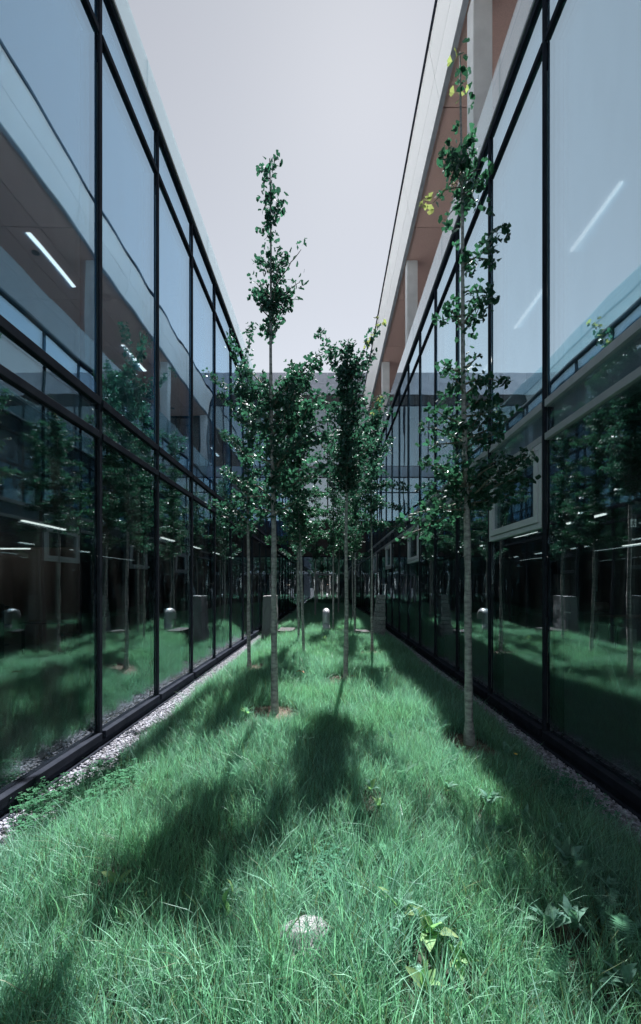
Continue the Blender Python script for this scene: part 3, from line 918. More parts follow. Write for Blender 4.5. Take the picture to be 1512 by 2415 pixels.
# stepped pillar on the right, built of courses
tx, ty = 1.385, 11.2
z0 = terrain(tx, ty) - 0.04
pil = empty('stone_pillar', (tx, ty, z0))
tag(pil, 'narrow stepped pillar of rough stone courses near the right glass wall', 'stone pillar')
zc, n = z0, 11
for i in range(n):
    h = (1.34 - z0) / n
    t = i / (n - 1)
    w2 = 0.175 - 0.075 * t
    xr = tx + 0.15 - 0.01 * t
    b = rough_block(MB(), xr - 2 * w2 + rd.uniform(-.01, .01), xr + rd.uniform(-.008, .008), ty - 0.16 + rd.uniform(-.012, .012), ty + 0.16 + rd.uniform(-.01, .01),
                    zc + 0.006, zc + h - 0.004, 0.007, rd, (0, 0), 3)
    b.build('stone', M['granite'], pil)
    zc += h
z1 = terrain(0.93, 11.3)
b = rough_block(MB(), 0.74, 1.14, 11.0, 11.5, z1 - 0.03, z1 + 0.20, 0.012, rd, (0.02, 0.0), 4)
o = b.build('stone_block', M['slab_stone'])
tag(o, 'low rough stone block in the grass left of the stepped pillar', 'stone block')
# pale boulder in the foreground grass
p = ground_at(716, 2262)
b = MB()
rows, segs = 9, 16
for i in range(rows + 1):
    th = math.pi * i / rows
    for j in range(segs):
        ph = 2 * math.pi * j / segs
        q = Vector((math.sin(th) * math.cos(ph), math.sin(th) * math.sin(ph), math.cos(th)))
        r = 1 + 0.12 * math.sin(3 * q.x + 1.1) + 0.10 * math.sin(4 * q.y + 2 * q.z) + 0.05 * rd.uniform(-1, 1)
        b.v.append((p.x + q.x * 0.125 * r, p.y + 0.03 + q.y * 0.10 * r, p.z + 0.035 + q.z * 0.06 * r))
for i in range(rows):
    for j in range(segs):
        a, c = i * segs + j, i * segs + (j + 1) % segs
        b.f.append((a, a + segs, c + segs, c))
o = b.build('boulder', M['boulder'])
tag(o, 'pale sunlit boulder half buried in the foreground grass', 'boulder')
BOULDER = p.copy()

# silver gooseneck vent
vx, vy = -0.045, 12.1
vz = terrain(vx, vy)
vent = empty('vent_pipe', (vx, vy, vz))
tag(vent, 'silver gooseneck ventilation pipe standing in the grass in the middle of the courtyard', 'vent pipe')
rr = 0.105
zk = EYE - 0.78 - 0.0
zbend = zk - 0.06 + 0.0
zst = vz - 0.05
def circ(x, y, z, r, n=28):
    return [(x, y, z)]
MB().tube([(vx, vy, zst), (vx, vy, 0.50)], rr, 28).build('pipe', M['steel'], vent, smooth=True)
MB().tube([(vx, vy, 0.502), (vx, vy, 0.53)], rr + 0.008, 28).build('collar', M['steel'], vent, smooth=True)
arc = []
cr = 0.16
zc = 0.66
arc.append((vx, vy, 0.532))
for i in range(13):
    t = math.pi * i / 12
    arc.append((vx, vy + cr - cr * math.cos(t), zc + (cr) * math.sin(t)))
arc.append((vx, vy + 2 * cr, zc - 0.06))
MB().tube(arc, rr, 28, cap=False).build('elbow', M['steel'], vent, smooth=True)
MB().tube([(vx, vy + 2 * cr, zc - 0.066), (vx, vy + 2 * cr, zc - 0.05)], rr - 0.004, 24).build('opening', M['black'], vent)  # shade inside the pipe mouth done as a black disc

# ------------------------------------------------------------------ soil rings round the trunks
for i, (bp, r0) in enumerate(TREES[:5]):
    b = MB()
    rr_ = 0.27
    segs = 20
    b.v.append((bp.x, bp.y, bp.z + 0.022))
    for j in range(segs):
        t = 2 * math.pi * j / segs
        q = rr_ * (1 + 0.18 * math.sin(3 * t + i) + rd.uniform(-.06, .06))
        x, y = bp.x + q * math.cos(t), bp.y + q * math.sin(t)
        b.v.append((x, y, terrain(x, y) + 0.006))
    for j in range(segs):
        b.f.append((0, 1 + j, 1 + (j + 1) % segs))
    o = b.build('soil_patch', M['mulch'])
    tag(o, kind='structure')

def scatter_nodes(name, coll):
    g = bpy.data.node_groups.new(name, 'GeometryNodeTree')
    g.interface.new_socket('Geometry', in_out='INPUT', socket_type='NodeSocketGeometry')
    g.interface.new_socket('Geometry', in_out='OUTPUT', socket_type='NodeSocketGeometry')
    gi, go = g.nodes.new('NodeGroupInput'), g.nodes.new('NodeGroupOutput')
    ip = g.nodes.new('GeometryNodeInstanceOnPoints')
    ci = g.nodes.new('GeometryNodeCollectionInfo')
    ci.inputs['Collection'].default_value = coll
    ci.inputs['Separate Children'].default_value = True
    ci.inputs['Reset Children'].default_value = True
    ip.inputs['Pick Instance'].default_value = True
    ra = g.nodes.new('GeometryNodeInputNamedAttribute'); ra.data_type = 'FLOAT_VECTOR'; ra.inputs[0].default_value = 'rot'
    sa = g.nodes.new('GeometryNodeInputNamedAttribute'); sa.data_type = 'FLOAT'; sa.inputs[0].default_value = 'scl'
    rv = g.nodes.new('FunctionNodeRandomValue'); rv.data_type = 'INT'
    rv.inputs[4].default_value = 0
    rv.inputs[5].default_value = len(coll.objects) - 1
    e2r = g.nodes.new('FunctionNodeEulerToRotation')
    L = g.links.new
    L(gi.outputs[0], ip.inputs['Points'])
    L(ci.outputs[0], ip.inputs['Instance'])
    L(rv.outputs[2], ip.inputs['Instance Index'])
    L(ra.outputs[0], e2r.inputs[0])
    L(e2r.outputs[0], ip.inputs['Rotation'])
    L(sa.outputs[0], ip.inputs['Scale'])
    L(ip.outputs[0], go.inputs[0])
    return g
WEEDS, PATCHES = [], []
# ------------------------------------------------------------------ gravel (one mass, instanced pebbles)
pebbles = bpy.data.collections.new('gravel_pebbles')
for i in range(6):
    rt = random.Random(300 + i)
    t = (1 + 5 ** .5) / 2
    vv = [Vector(q).normalized() for q in ((-1, t, 0), (1, t, 0), (-1, -t, 0), (1, -t, 0), (0, -1, t), (0, 1, t), (0, -1, -t), (0, 1, -t), (t, 0, -1), (t, 0, 1), (-t, 0, -1), (-t, 0, 1))]
    ff = [(0, 11, 5), (0, 5, 1), (0, 1, 7), (0, 7, 10), (0, 10, 11), (1, 5, 9), (5, 11, 4), (11, 10, 2), (10, 7, 6), (7, 1, 8), (3, 9, 4), (3, 4, 2), (3, 2, 6), (3, 6, 8), (3, 8, 9), (4, 9, 5), (2, 4, 11), (6, 2, 10), (8, 6, 7), (9, 8, 1)]
    sx, sy, sz = rt.uniform(.8, 1.3), rt.uniform(.7, 1.1), rt.uniform(.45, .75)
    b = MB().add([(q.x * sx * rt.uniform(.85, 1.15), q.y * sy * rt.uniform(.85, 1.15), q.z * sz * rt.uniform(.85, 1.15)) for q in vv], ff)
    pebbles.objects.link(bpy.data.objects.new('pebble', b.mesh('pebble', M['gravel'])))
pts, rots, scl = [], [], []
for xa, xb in ((-DL + 0.03, XG_L + 0.22), (XG_R - 0.22, DR - 0.03)):
    for y0, y1, dn in ((0.5, 7, 2600), (7, 13, 1400), (13, YE, 600)):
        n = int(dn * (xb - xa) * (y1 - y0))
        for x, y in zip(RNG.uniform(xa, xb, n), RNG.uniform(y0, y1, n)):
            pts.append((x, y, max(-0.064, terrain(x, y)) + RNG.uniform(0.0, 0.012)))
            rots.append(tuple(RNG.uniform(0, 6.28, 3) * (0.08, 0.08, 1)))
            scl.append(RNG.uniform(0.008, 0.020))
me = bpy.data.meshes.new('gravel')
me.from_pydata(pts, [], [])
a = me.attributes.new('rot', 'FLOAT_VECTOR', 'POINT'); a.data.foreach_set('vector', np.array(rots, dtype=np.float32).ravel())
a = me.attributes.new('scl', 'FLOAT', 'POINT'); a.data.foreach_set('value', np.array(scl, dtype=np.float32))
me.materials.append(M['gravel'])
gravel = link('gravel', me)
tag(gravel, 'strips of pale gravel along the foot of both glass walls', 'gravel', kind='stuff')
gravel.modifiers.new('scatter', 'NODES').node_group = scatter_nodes('gravel_scatter', pebbles)

# ------------------------------------------------------------------ weeds
def blade_leaf(L, W, bend, name, m, seed=0):
    rt = random.Random(seed)
    b = MB()
    n = 6
    for i in range(n + 1):
        t = i / n
        ww = W * (math.sin(math.pi * (0.08 + 0.92 * t) ** 0.75) ** 0.8 if i < n else 0.0) + 0.0015 * (1 - t)
        y = L * t * (1 - 0.25 * bend * t)
        z = L * bend * (0.55 * t - 0.9 * t * t)
        b.v += [(-ww, y, z + ww * 0.35 + rt.uniform(-.1, .1) * ww), (0, y, z), (ww, y, z + ww * 0.35 + rt.uniform(-.1, .1) * ww)]
        if i:
            k = 3 * i
            b.f += [(k - 3, k - 2, k + 1, k), (k - 2, k - 1, k + 2, k + 1)]
    return b.mesh(name, m, smooth=True)
WL = [blade_leaf(1, w_, bd, 'leaf', M['weed'], i) for i, (w_, bd) in enumerate(((0.135, 0.6), (0.16, 0.3), (0.115, 0.8)))]
WY = [blade_leaf(1, w_, bd, 'leaf', M['weed_yellow'], 9 + i) for i, (w_, bd) in enumerate(((0.17, 0.4), (0.22, 0.3)))]
def orient(p, az, el, roll, s):
    return Matrix.Translation(p) @ Matrix.Rotation(az, 4, 'Z') @ Matrix.Rotation(el, 4, 'X') @ Matrix.Rotation(roll, 4, 'Y') @ Matrix.Scale(s, 4)

def broad_plant(label, u, v, n, L, yellow=0.0, up=60, cat='weed'):
    rt = random.Random(int(u * 7 + v))
    p = ground_at(u, v + 14) + Vector((0, 0, 0.045))
    L *= 0.62
    n = int(n * 1.5)
    WEEDS.append((p.x, p.y))
    o = empty('broad_leaf_weed', p)
    tag(o, label, cat, 'broad-leaved weeds in the grass')
    a0 = rt.uniform(0, 6.28)
    for i in range(n):
        az = a0 + i * 2.4 + rt.uniform(-.3, .3)
        el = R(up + rt.uniform(-40, 18))
        pet = p + Vector((0, 0, 0.03))
        m = rt.choice(WY) if rt.random() < yellow else rt.choice(WL)
        link('leaf', m, o, orient(pet, az, el, rt.uniform(-.4, .4), L * rt.uniform(0.7, 1.15)))
BW = [
    ('yellow-green weed with an upright oval leaf, left of the pale boulder', 530, 2190, 3, 0.17, 0.7, 78),
    ('small dark green weed just above the upright oval leaf', 548, 2140, 4, 0.14, 0.1, 70),
    ('large pale-leaved weed in sunlight right of the pale boulder', 945, 2190, 7, 0.20, 0.2, 66),
    ('yellowing weed at the sunlit edge below the large pale weed', 1015, 2240, 6, 0.18, 0.5, 60),
    ('round-leaved yellow weed in the bottom sunlit grass', 1078, 2310, 5, 0.13, 0.9, 45),
    ('bright weed at the very bottom below the round yellow one', 1000, 2375, 5, 0.15, 0.5, 60),
    ('grey-green shaded weed with drooping leaves, lower right', 1293, 2225, 7, 0.20, 0.0, 52),
    ('upright tufted shaded weed with three tall leaves, lower right', 1352, 2228, 7, 0.18, 0.0, 72),
    ('pale two-leaved weed in shade under the right tree', 1240, 1960, 5, 0.16, 0.0, 72),
    ('small shaded weed cluster left of the two-leaved one', 1172, 1990, 7, 0.14, 0.1, 60),
    ('leafy weed clump in shade near the tallest tree', 1154, 1910, 10, 0.19, 0.0, 58),
    ('low weed with curved leaves between tree and gravel', 1199, 1870, 9, 0.16, 0.0, 50),
    ('small sunlit weed at the shade edge near the tallest tree', 1056, 1880, 6, 0.15, 0.2, 60),
    ('tall-leaved weed alone in deep shade toward the right wall', 1304, 1978, 5, 0.17, 0.0, 70),
    ('shaded weed with a bright green inner leaf', 1331, 2055, 7, 0.18, 0.1, 62),
    ('round shaded weed with crinkled leaves near the right edge', 1432, 2124, 8, 0.14, 0.0, 40),
    ('weed at the bottom right corner with upright leaves', 1470, 2385, 7, 0.18, 0.0, 68),
    ('weed at the right edge beside the gravel', 1440, 1955, 5, 0.14, 0.0, 60),
    ('yellowish weed in sun right of the dark shadow strip', 872, 1880, 5, 0.13, 0.6, 66),
    ('small yellow weed in sun below the first one by the shadow strip', 893, 1925, 5, 0.13, 0.5, 62),
    ('pale weed among ferny grass near the shadow edge', 925, 1755, 5, 0.16, 0.1, 72),
    ('yellow-leaved weed at the foot of the spire tree', 582, 1690, 5, 0.17, 0.5, 66),
    ('weed with yellow tips in front of the silver vent', 765, 1505, 6, 0.22, 0.8, 68),
    ('weed left of the vent weed with yellow leaves', 820, 1500, 5, 0.20, 0.6, 66),
    ('yellow weed at left in sunlight near the gravel', 290, 1815, 6, 0.15, 0.6, 70),
    ('lone yellowish blade leaf in the left foreground', 280, 2110, 2, 0.16, 1.0, 50),
    ('shaded weed in the dark strip below the two middle trees', 720, 1760, 5, 0.16, 0.0, 66),
]
for a in BW:
    broad_plant(*a)

def frond_mesh(seed, m):
    rt = random.Random(seed)
    b = MB()
    n = 15
    for i in range(n + 1):
        t = i / n
        y, z = t * (1 - 0.12 * t), 0.30 * t - 0.42 * t * t
        if i < n:
            t2 = (i + 1) / n
            y2, z2 = t2 * (1 - 0.12 * t2), 0.30 * t2 - 0.42 * t2 * t2
            k = len(b.v)
            b.v += [(-0.006, y, z), (0.006, y, z), (0.004, y2, z2), (-0.004, y2, z2)]
            b.f.append((k, k + 1, k + 2, k + 3))
        if i > 1:
            wl = 0.19 * math.sin(math.pi * min(1, 0.18 + 0.82 * t) ** 1.1) + 0.012
            for sgn in (-1, 1):
                k = len(b.v)
                tip = (sgn * wl, y + 0.06, z + rt.uniform(-.03, .03))
                b.v += [(0, y - 0.016, z), (sgn * wl * 0.5, y + 0.004, z + 0.012), tip, (sgn * wl * 0.45, y + 0.045, z + 0.012), (0, y + 0.016, z)]
                b.f.append((k, k + 1, k + 2, k + 3, k + 4) if sgn > 0 else (k + 4, k + 3, k + 2, k + 1, k))
    return b.mesh('frond', m)
FR = [frond_mesh(i, M['weed']) for i in range(3)]
FERNS = [
    ('pale fern in the hollow at the edge of the left shadow', 560, 1850, 6, 0.24), ('feathery fern in sun on the shade edge by the tallest tree', 1040, 1730, 5, 0.22),
    ('fern in bright sun right of the shadow strip', 985, 1690, 4, 0.20), ('feathery fern left of the tallest tree trunk', 1075, 1815, 5, 0.20),
    ('fern fronds in sunlight right of the shadow strip bottom', 950, 1840, 4, 0.18), ('fern at the bottom sunlit edge near the yellow weeds', 1110, 2300, 5, 0.18),
    ('fern arching in deep shade at the lower right', 1430, 2200, 5, 0.20), ('fern in shade right of the upright tufted weed', 1470, 2270, 5, 0.20),
    ('fern in the middle of the right-hand shade', 1215, 2110, 4, 0.17), ('small fern near the gravel in shade', 1320, 1900, 4, 0.15),
    ('fern at the bottom of the picture in the right-hand shade', 1310, 2370, 5, 0.18), ('fern left of the round crinkled weed', 1370, 2110, 4, 0.18),
    ('tiny fern in the bottom middle shadow', 590, 2330, 4, 0.13), ('fern at the lower left edge of the grass', 385, 2360, 4, 0.13),
    ('fern tuft in shade below the tallest tree', 1195, 1790, 5, 0.17), ('fern in the sunlit grass above the large pale weed', 905, 2050, 4, 0.14),
]
for lab, u, v, n, L in FERNS:
    rt = random.Random(int(u + 3 * v))
    p = ground_at(u, v + 10)
    o = empty('fern', p)
    tag(o, lab, 'fern', 'feathery ferns in the grass')
    for i in range(n):
        link('frond', rt.choice(FR), o, orient(p + Vector((0, 0, 0.06)), i * 6.28 / n + rt.uniform(-.4, .4), R(rt.uniform(35, 78)), rt.uniform(-.3, .3), 0.85 * L * rt.uniform(.8, 1.2)))

def clover_patch(label, area, n, seed):
    """area: picture quad corners; trefoil leaves on thin stalks joined into one carpet"""
    rt = random.Random(seed)
    P4 = [ground_at(*q) for q in area]
    PATCHES.append([(q.x, q.y) for q in P4])
    b, vary = MB(), []
    for _ in range(n):
        s, t = rt.random(), rt.random()
        q = P4[0].lerp(P4[1], s).lerp(P4[3].lerp(P4[2], s), t)
        x, y = q.x + rt.gauss(0, .03), q.y + rt.gauss(0, .03)
        z = terrain(x, y)
        h = rt.uniform(0.07, 0.135)
        tx_, ty_ = x + rt.gauss(0, .015), y + rt.gauss(0, .015)
        nf0 = len(b.f)
        k = len(b.v)
        b.v += [(x - .001, y, z), (x + .001, y, z), (tx_ + .001, ty_, z + h), (tx_ - .001, ty_, z + h)]
        b.f.append((k, k + 1, k + 2, k + 3))
        a0 = rt.uniform(0, 6.28)
        L = rt.uniform(0.014, 0.024)
        for j in range(3):
            az = a0 + j * 2.094
            c, s_ = math.cos(az), math.sin(az)
            dz = rt.uniform(-.25, .4)
            k = len(b.v)
            for (r_, w_) in ((0, 0), (0.55, 0.42), (0.95, 0.38), (0.92, 0.0), (0.95, -0.38), (0.55, -0.42)):
                b.v.append((tx_ + L * (c * r_ - s_ * w_), ty_ + L * (s_ * r_ + c * w_), z + h + L * r_ * dz + abs(w_) * L * 0.3))
            b.f.append(tuple(range(k, k + 6)))
        vary += [rt.random()] * (len(b.f) - nf0)
    me = b.mesh('clover', M['clover'])
    attr_vary(me, vary)
    o = link('clover', me)
    tag(o, label, 'clover', kind='stuff')
clover_patch('carpet of clover leaves by the left gravel strip', [(60, 1890), (290, 1800), (330, 1900), (20, 2010)], 900, 1)
clover_patch('patch of clover behind the pale boulder', [(690, 2060), (820, 2060), (830, 2150), (730, 2150)], 130, 2)
clover_patch('shaded clover by the right gravel strip', [(1230, 1830), (1330, 1850), (1460, 1960), (1330, 1950)], 420, 3)

# flower and fallen leaves
p = ground_at(1215, 1834)
fl = empty('dandelion', p)
tag(fl, 'small yellow flower in the shaded grass below the tallest tree', 'flower')
MB().tube([p, p + Vector((0.01, 0, 0.10)), p + Vector((0.005, 0, 0.175))], 0.0018, 5).build('stem', M['weed'], fl)
b = MB()
c = p + Vector((0.005, 0, 0.177))
for i in range(14):
    a_ = i * 6.283 / 14
    k = len(b.v)
    b.v += [tuple(c), (c.x + 0.009 * math.cos(a_ - .2), c.y + 0.009 * math.sin(a_ - .2), c.z + 0.005), (c.x + 0.016 * math.cos(a_), c.y + 0.016 * math.sin(a_), c.z + 0.004), (c.x + 0.009 * math.cos(a_ + .2), c.y + 0.009 * math.sin(a_ + .2), c.z + 0.005)]
    b.f.append((k, k + 1, k + 2, k + 3))
b.build('flower_head', M['petal'], fl)
DL_MESH = blade_leaf(1, 0.3, 0.6, 'fallen_leaf', M['leaf_brown'], 77)
for lab, u, v, s in (('orange-brown dead leaf in sunlit grass left of the shadow strip', 716, 1600, 0.13), ('brown dead leaf by the soil ring of the tree right of the vent', 838, 1612, 0.10)):
    p = ground_at(u, v + 12)
    o = link('fallen_leaf', DL_MESH, None, orient(p + Vector((0, 0, 0.15)), 1.2, R(12), 0.3, s))
    tag(o, lab, 'fallen leaf')

# ------------------------------------------------------------------ grass (one mass, instanced tufts)
tufts = bpy.data.collections.new('grass_tufts')
def tuft(i):
    rt = random.Random(100 + i)
    b = MB()
    vary = []
    for _ in range(20):
        a = rt.uniform(0, 2 * math.pi)
        r = 0.055 * math.sqrt(rt.random())
        x, y = r * math.cos(a), r * math.sin(a)
        h = rt.uniform(0.09, 0.24) * (1.25 if rt.random() < 0.15 else 1)
        wd = rt.uniform(0.0009, 0.0024)
        az = rt.uniform(0, 2 * math.pi)
        ln = rt.uniform(0.05, 0.75) * h
        dx, dy = math.cos(az), math.sin(az)
        fa = rt.uniform(0, 2 * math.pi)
        sx, sy = math.cos(fa), math.sin(fa)
        k = len(b.v)
        for t, ww in ((0, 0.8), (0.38, 1.0), (0.74, 0.7)):
            px, py = x + dx * ln * t * t, y + dy * ln * t * t
            pz = h * t * (1 - 0.28 * t * ln / h) - 0.012
            b.v.append((px - sx * wd * ww, py - sy * wd * ww, pz))
            b.v.append((px + sx * wd * ww, py + sy * wd * ww, pz))
        b.v.append((x + dx * ln, y + dy * ln, h * (1 - 0.28 * ln / h) - 0.012))
        b.f += [(k, k + 1, k + 3, k + 2), (k + 2, k + 3, k + 5, k + 4), (k + 4, k + 5, k + 6)]
        vary += [rt.random()] * 3
    me = b.mesh('grass_tuft', M['grass'])
    attr_vary(me, vary)
    o = bpy.data.objects.new('grass_tuft', me)
    tufts.objects.link(o)
for i in range(14):
    tuft(i)

def in_quad(x, y, q):
    sg = [(q[(i + 1) % 4][0] - q[i][0]) * (y - q[i][1]) - (q[(i + 1) % 4][1] - q[i][1]) * (x - q[i][0]) for i in range(4)]
    return all(v <= 0 for v in sg) or all(v >= 0 for v in sg)
pts, rots, scl = [], [], []
def dens_at(y):
    return 120 if y < 0.6 else 760 if y < 5 else 560 if y < 10 else 330 if y < 16 else 240
for y0, y1 in ((-6.8, 0.6), (0.6, 5), (5, 10), (10, 16), (16, YE - 0.1)):
    n = int(dens_at((y0 + y1) / 2) * (y1 - y0) * (XG_R - XG_L + 0.1))
    X = RNG.uniform(XG_L - 0.05, XG_R + 0.05, n)
    Y = RNG.uniform(y0, y1, n)
    for x, y in zip(X, Y):
        e = min(x - XG_L, XG_R - x)
        wob = 0.05 + 0.05 * math.sin(3.7 * y + 1.3) + 0.04 * math.sin(9.1 * y) + 0.12
        if e < wob * RNG.random() * 1.2:
            continue
        skip = False
        for bp, r0 in TREES[:5]:
            d2 = (x - bp.x) ** 2 + (y - bp.y) ** 2
            if d2 < 0.0036 or (d2 < 0.065 and RNG.random() < 0.95) or (d2 < 0.12 and y < bp.y and RNG.random() < 0.6):
                skip = True
        dbx, dby = (x - BOULDER.x) / 0.095, (y - BOULDER.y - 0.045) / 0.085
        if dbx * dbx + dby * dby < 1:
            skip = True
        if abs(x - vx) < 0.11 and abs(y - vy) < 0.12: skip = True
        if -1.66 < x < -0.82 and 9.93 < y < 10.77: skip = True
        if 0.72 < x < 1.56 and 10.98 < y < 11.52: skip = True
        if not skip and y < 9 and RNG.random() < 0.75 and any((x - a_) ** 2 + (y - b_) ** 2 < 0.0075 for a_, b_ in WEEDS):
            skip = True
        if not skip and y < 6 and RNG.random() < 0.8 and any(in_quad(x, y, q) for q in PATCHES):
            skip = True
        if skip:
            continue
        patch = 0.5 + 0.5 * math.sin(1.9 * x + 0.7) * math.sin(1.3 * y + 2 * x)
        s = (0.72 + 0.45 * patch) * RNG.uniform(0.7, 1.25)
        if e < 0.25: s *= 0.75
        if any(abs(x - bp.x) < 0.3 and 0 < bp.y - y < 0.65 for bp, r0 in TREES[:5]): s *= 0.6
        pts.append((x, y, terrain(x, y)))
        rots.append((RNG.normal(0.03, 0.13), RNG.normal(0.10, 0.13), RNG.uniform(0, 6.283)))
        scl.append(s)
me = bpy.data.meshes.new('grass')
me.from_pydata(pts, [], [])
a = me.attributes.new('rot', 'FLOAT_VECTOR', 'POINT'); a.data.foreach_set('vector', np.array(rots, dtype=np.float32).ravel())
a = me.attributes.new('scl', 'FLOAT', 'POINT'); a.data.foreach_set('value', np.array(scl, dtype=np.float32))
me.materials.append(M['grass'])
grass = link('grass', me)
tag(grass, 'long teal green grass covering the bed between the glass walls', 'grass', kind='stuff')

grass.modifiers.new('scatter', 'NODES').node_group = scatter_nodes('grass_scatter', tufts)

# ------------------------------------------------------------------ inside the buildings
def strip_light(label, x, y, z, L, along='y', wd=0.07, group=None):
    dx_, dy_ = (wd / 2, L / 2) if along == 'y' else (L / 2, wd / 2)
    o = MB().box(x - dx_, x + dx_, y - dy_, y + dy_, z - 0.03, z).build('ceiling_light', M['lamp' if z > 4 else 'lamp_low'])
    tag(o, label, 'ceiling light', group)
GR = 'ceiling strip lights inside the right building'
ORD = ('first', 'second', 'third', 'fourth', 'fifth', 'sixth', 'seventh', 'eighth')
for x, row in ((5.6, 'row nearest the glass'), (10.8, 'deepest row')):
    for k in range(4):
        strip_light('%s lit strip lamp from the near end, %s, right ground floor' % (ORD[k], row), x, (9.05 if x < 6 else 6.3) + 2.75 * k, 3.055, 1.3, group=GR)
for k in range(5):
    strip_light('%s lit strip lamp from the picture edge behind the right upper glass' % ORD[k], 4.1, 6.4 + 2.1 * k, 7.245, 1.2, wd=0.05, group='upper storey strip lights on the right')
strip_light('long lit strip lamp under the ceiling behind the left glass', -6.8, 10.0, 3.055, 1.5)
strip_light('pendant strip lamp hanging before the brown wall, nearer the mullion', -8.15, 10.6, 2.55, 1.1, 'x', 0.05)
strip_light('pendant strip lamp hanging before the brown wall at the picture edge', -9.6, 10.5, 2.62, 1.0, 'x', 0.05)
for k in range(4):
    strip_light('%s lit strip lamp from the near end, deep inside the left building' % ORD[k], -5.0, 13.0 + 2.8 * k, 3.055, 1.0, group='strip lights deep in the left building')

# brown wall inside the left building
wall = empty('panelled_wall', (-9, 11.2, 0))
tag(wall, 'brown panelled wall inside the left building behind the glass', 'wall')
xs = [-11.2, -10.05, -8.9, -7.75, -6.65]
for a_, b_ in zip(xs[:-1], xs[1:]):
    MB().box(a_ + 0.006, b_ - 0.006, 11.15, 11.25, 0.01, 2.62).build('panel', M['brown_wall'], wall)
MB().box(xs[0], xs[-1], 11.14, 11.26, 2.63, 3.05).build('header', M['inner_wall'], wall)

def table(label, x, y, w_, d_, h, top='black', cat='table'):
    o = empty('table', (x, y, 0))
    tag(o, label, cat)
    MB().box(x - w_ / 2, x + w_ / 2, y - d_ / 2, y + d_ / 2, h - 0.035, h).build('tabletop', M[top], o, bevel=0.004)
    for sx in (-1, 1):
        for sy in (-1, 1):
            cx, cy_ = x + sx * (w_ / 2 - 0.06), y + sy * (d_ / 2 - 0.06)
            MB().box(cx - 0.025, cx + 0.025, cy_ - 0.025, cy_ + 0.025, 0.001, h - 0.036).build('leg', M['black'], o)
table('dark table inside the left building before the brown wall', -6.55, 9.9, 1.1, 0.7, 0.74)
table('long white-topped worktable inside the right building', 7.75, 12.6, 1.2, 0.8, 0.80, 'desk')
table('long brown-topped worktable inside the right building', 8.2, 10.9, 1.9, 0.9, 0.80, 'wood')
# office chair
ch = empty('office_chair', (-5.95, 9.7, 0))
tag(ch, 'black swivel chair inside the left building beside the dark table', 'chair')
cx, cy_ = -5.95, 9.7
MB().box(cx - 0.23, cx + 0.23, cy_ - 0.22, cy_ + 0.22, 0.44, 0.50).build('seat', M['black'], ch, bevel=0.02)
MB().box(cx + 0.19, cx + 0.24, cy_ - 0.20, cy_ + 0.20, 0.58, 0.98).build('backrest', M['black'], ch, bevel=0.02)
MB().tube([(cx, cy_, 0.08), (cx, cy_, 0.44)], 0.025, 8).build('stem', M['black'], ch)
for i in range(5):
    t = i * 6.283 / 5
    MB().tube([(cx, cy_, 0.09), (cx + 0.28 * math.cos(t), cy_ + 0.28 * math.sin(t), 0.05), (cx + 0.28 * math.cos(t), cy_ + 0.28 * math.sin(t), 0.002)], 0.015, 6).build('leg', M['black'], ch)
# coiled cable hanging from the ceiling
pts = []
for i in range(400):
    t = i / 399
    z = 2.6 - 1.86 * t
    amp = 0.045 if z < 2.45 else 0.004
    pts.append((-6.35 + amp * math.cos(i * 0.62), 9.85 + amp * math.sin(i * 0.62), z))
o = MB().tube([(-6.35, 9.85, 3.05)] + pts, 0.006, 5).build('coiled_cable', M['black'])
tag(o, 'black coiled cable hanging from the ceiling above the dark table', 'cable')
# dark rack at the picture's left edge
rk = empty('tool_rack', (-7.6, 9.2, 0))
tag(rk, 'black open rack inside the left building at the picture edge', 'rack')
for x in (-7.95, -7.15):
    MB().box(x - 0.05, x + 0.05, 9.0, 9.12, 0.001, 1.55 if x < -7.5 else 1.2).build('post', M['black'], rk)
for z in (0.25, 0.7, 1.1):
    MB().box(-7.9, -7.2, 9.0, 9.4, z, z + 0.035).build('shelf', M['black'], rk)
b = MB().tube([(-7.62, 9.15, 1.28), (-7.62, 9.17, 1.281)], 0.02, 8)
b = MB()
for i in range(7):
    th = 0.5 * math.pi * i / 6
    for j in range(16):
        ph = j * math.pi / 8
        b.v.append((-7.55 + 0.24 * math.cos(th) * math.cos(ph), 9.2 + 0.20 * math.cos(th) * math.sin(ph), 1.14 + 0.22 * math.sin(th)))
for i in range(6):
    for j in range(16):
        a_, c_ = i * 16 + j, i * 16 + (j + 1) % 16
        b.f.append((a_, c_, c_ + 16, a_ + 16))
b.f.append(tuple(reversed(range(16))))
o = b.build('hood', M['steel'], smooth=True)
tag(o, 'silver domed hood standing on the black rack', 'hood')
# clear plastic bag on a shelf, left building
# cabinets under the right tables
for lab, x, y in (('black cabinet with framed front under the white worktable', 7.5, 12.6), ('black cabinet with framed front under the brown worktable', 8.6, 10.95)):
    cb = empty('cabinet', (x, y, 0))
    tag(cb, lab, 'cabinet')
    MB().box(x - 0.25, x + 0.25, y - 0.28, y + 0.28, 0.002, 0.62).build('case', M['black'], cb, bevel=0.006)
    MB().box(x - 0.2, x + 0.2, y - 0.302, y - 0.282, 0.25, 0.55).build('drawer_front', M['slab'], cb, bevel=0.004)
b = MB().tube([(8.05, 12.6, 0.95), (8.45, 12.6, 0.95)], 0.14, 20)
o = b.build('paper_roll', M['paper'], smooth=False)
tag(o, 'pale paper roll lying on the white worktable', 'paper roll')
for i, x in enumerate((4.9, 7.4, 9.8)):
    for k in range(4):
        y = 8.0 + 4.6 * k
        if i == 0 and k > 2: continue
        o = MB().box(x - 0.14, x + 0.14, y - 0.14, y + 0.14, 0.002, 3.058).build('pillar', M['inner_wall'])
        tag(o, 'dark square pillar inside the right building', 'pillar', 'pillars inside the right building')
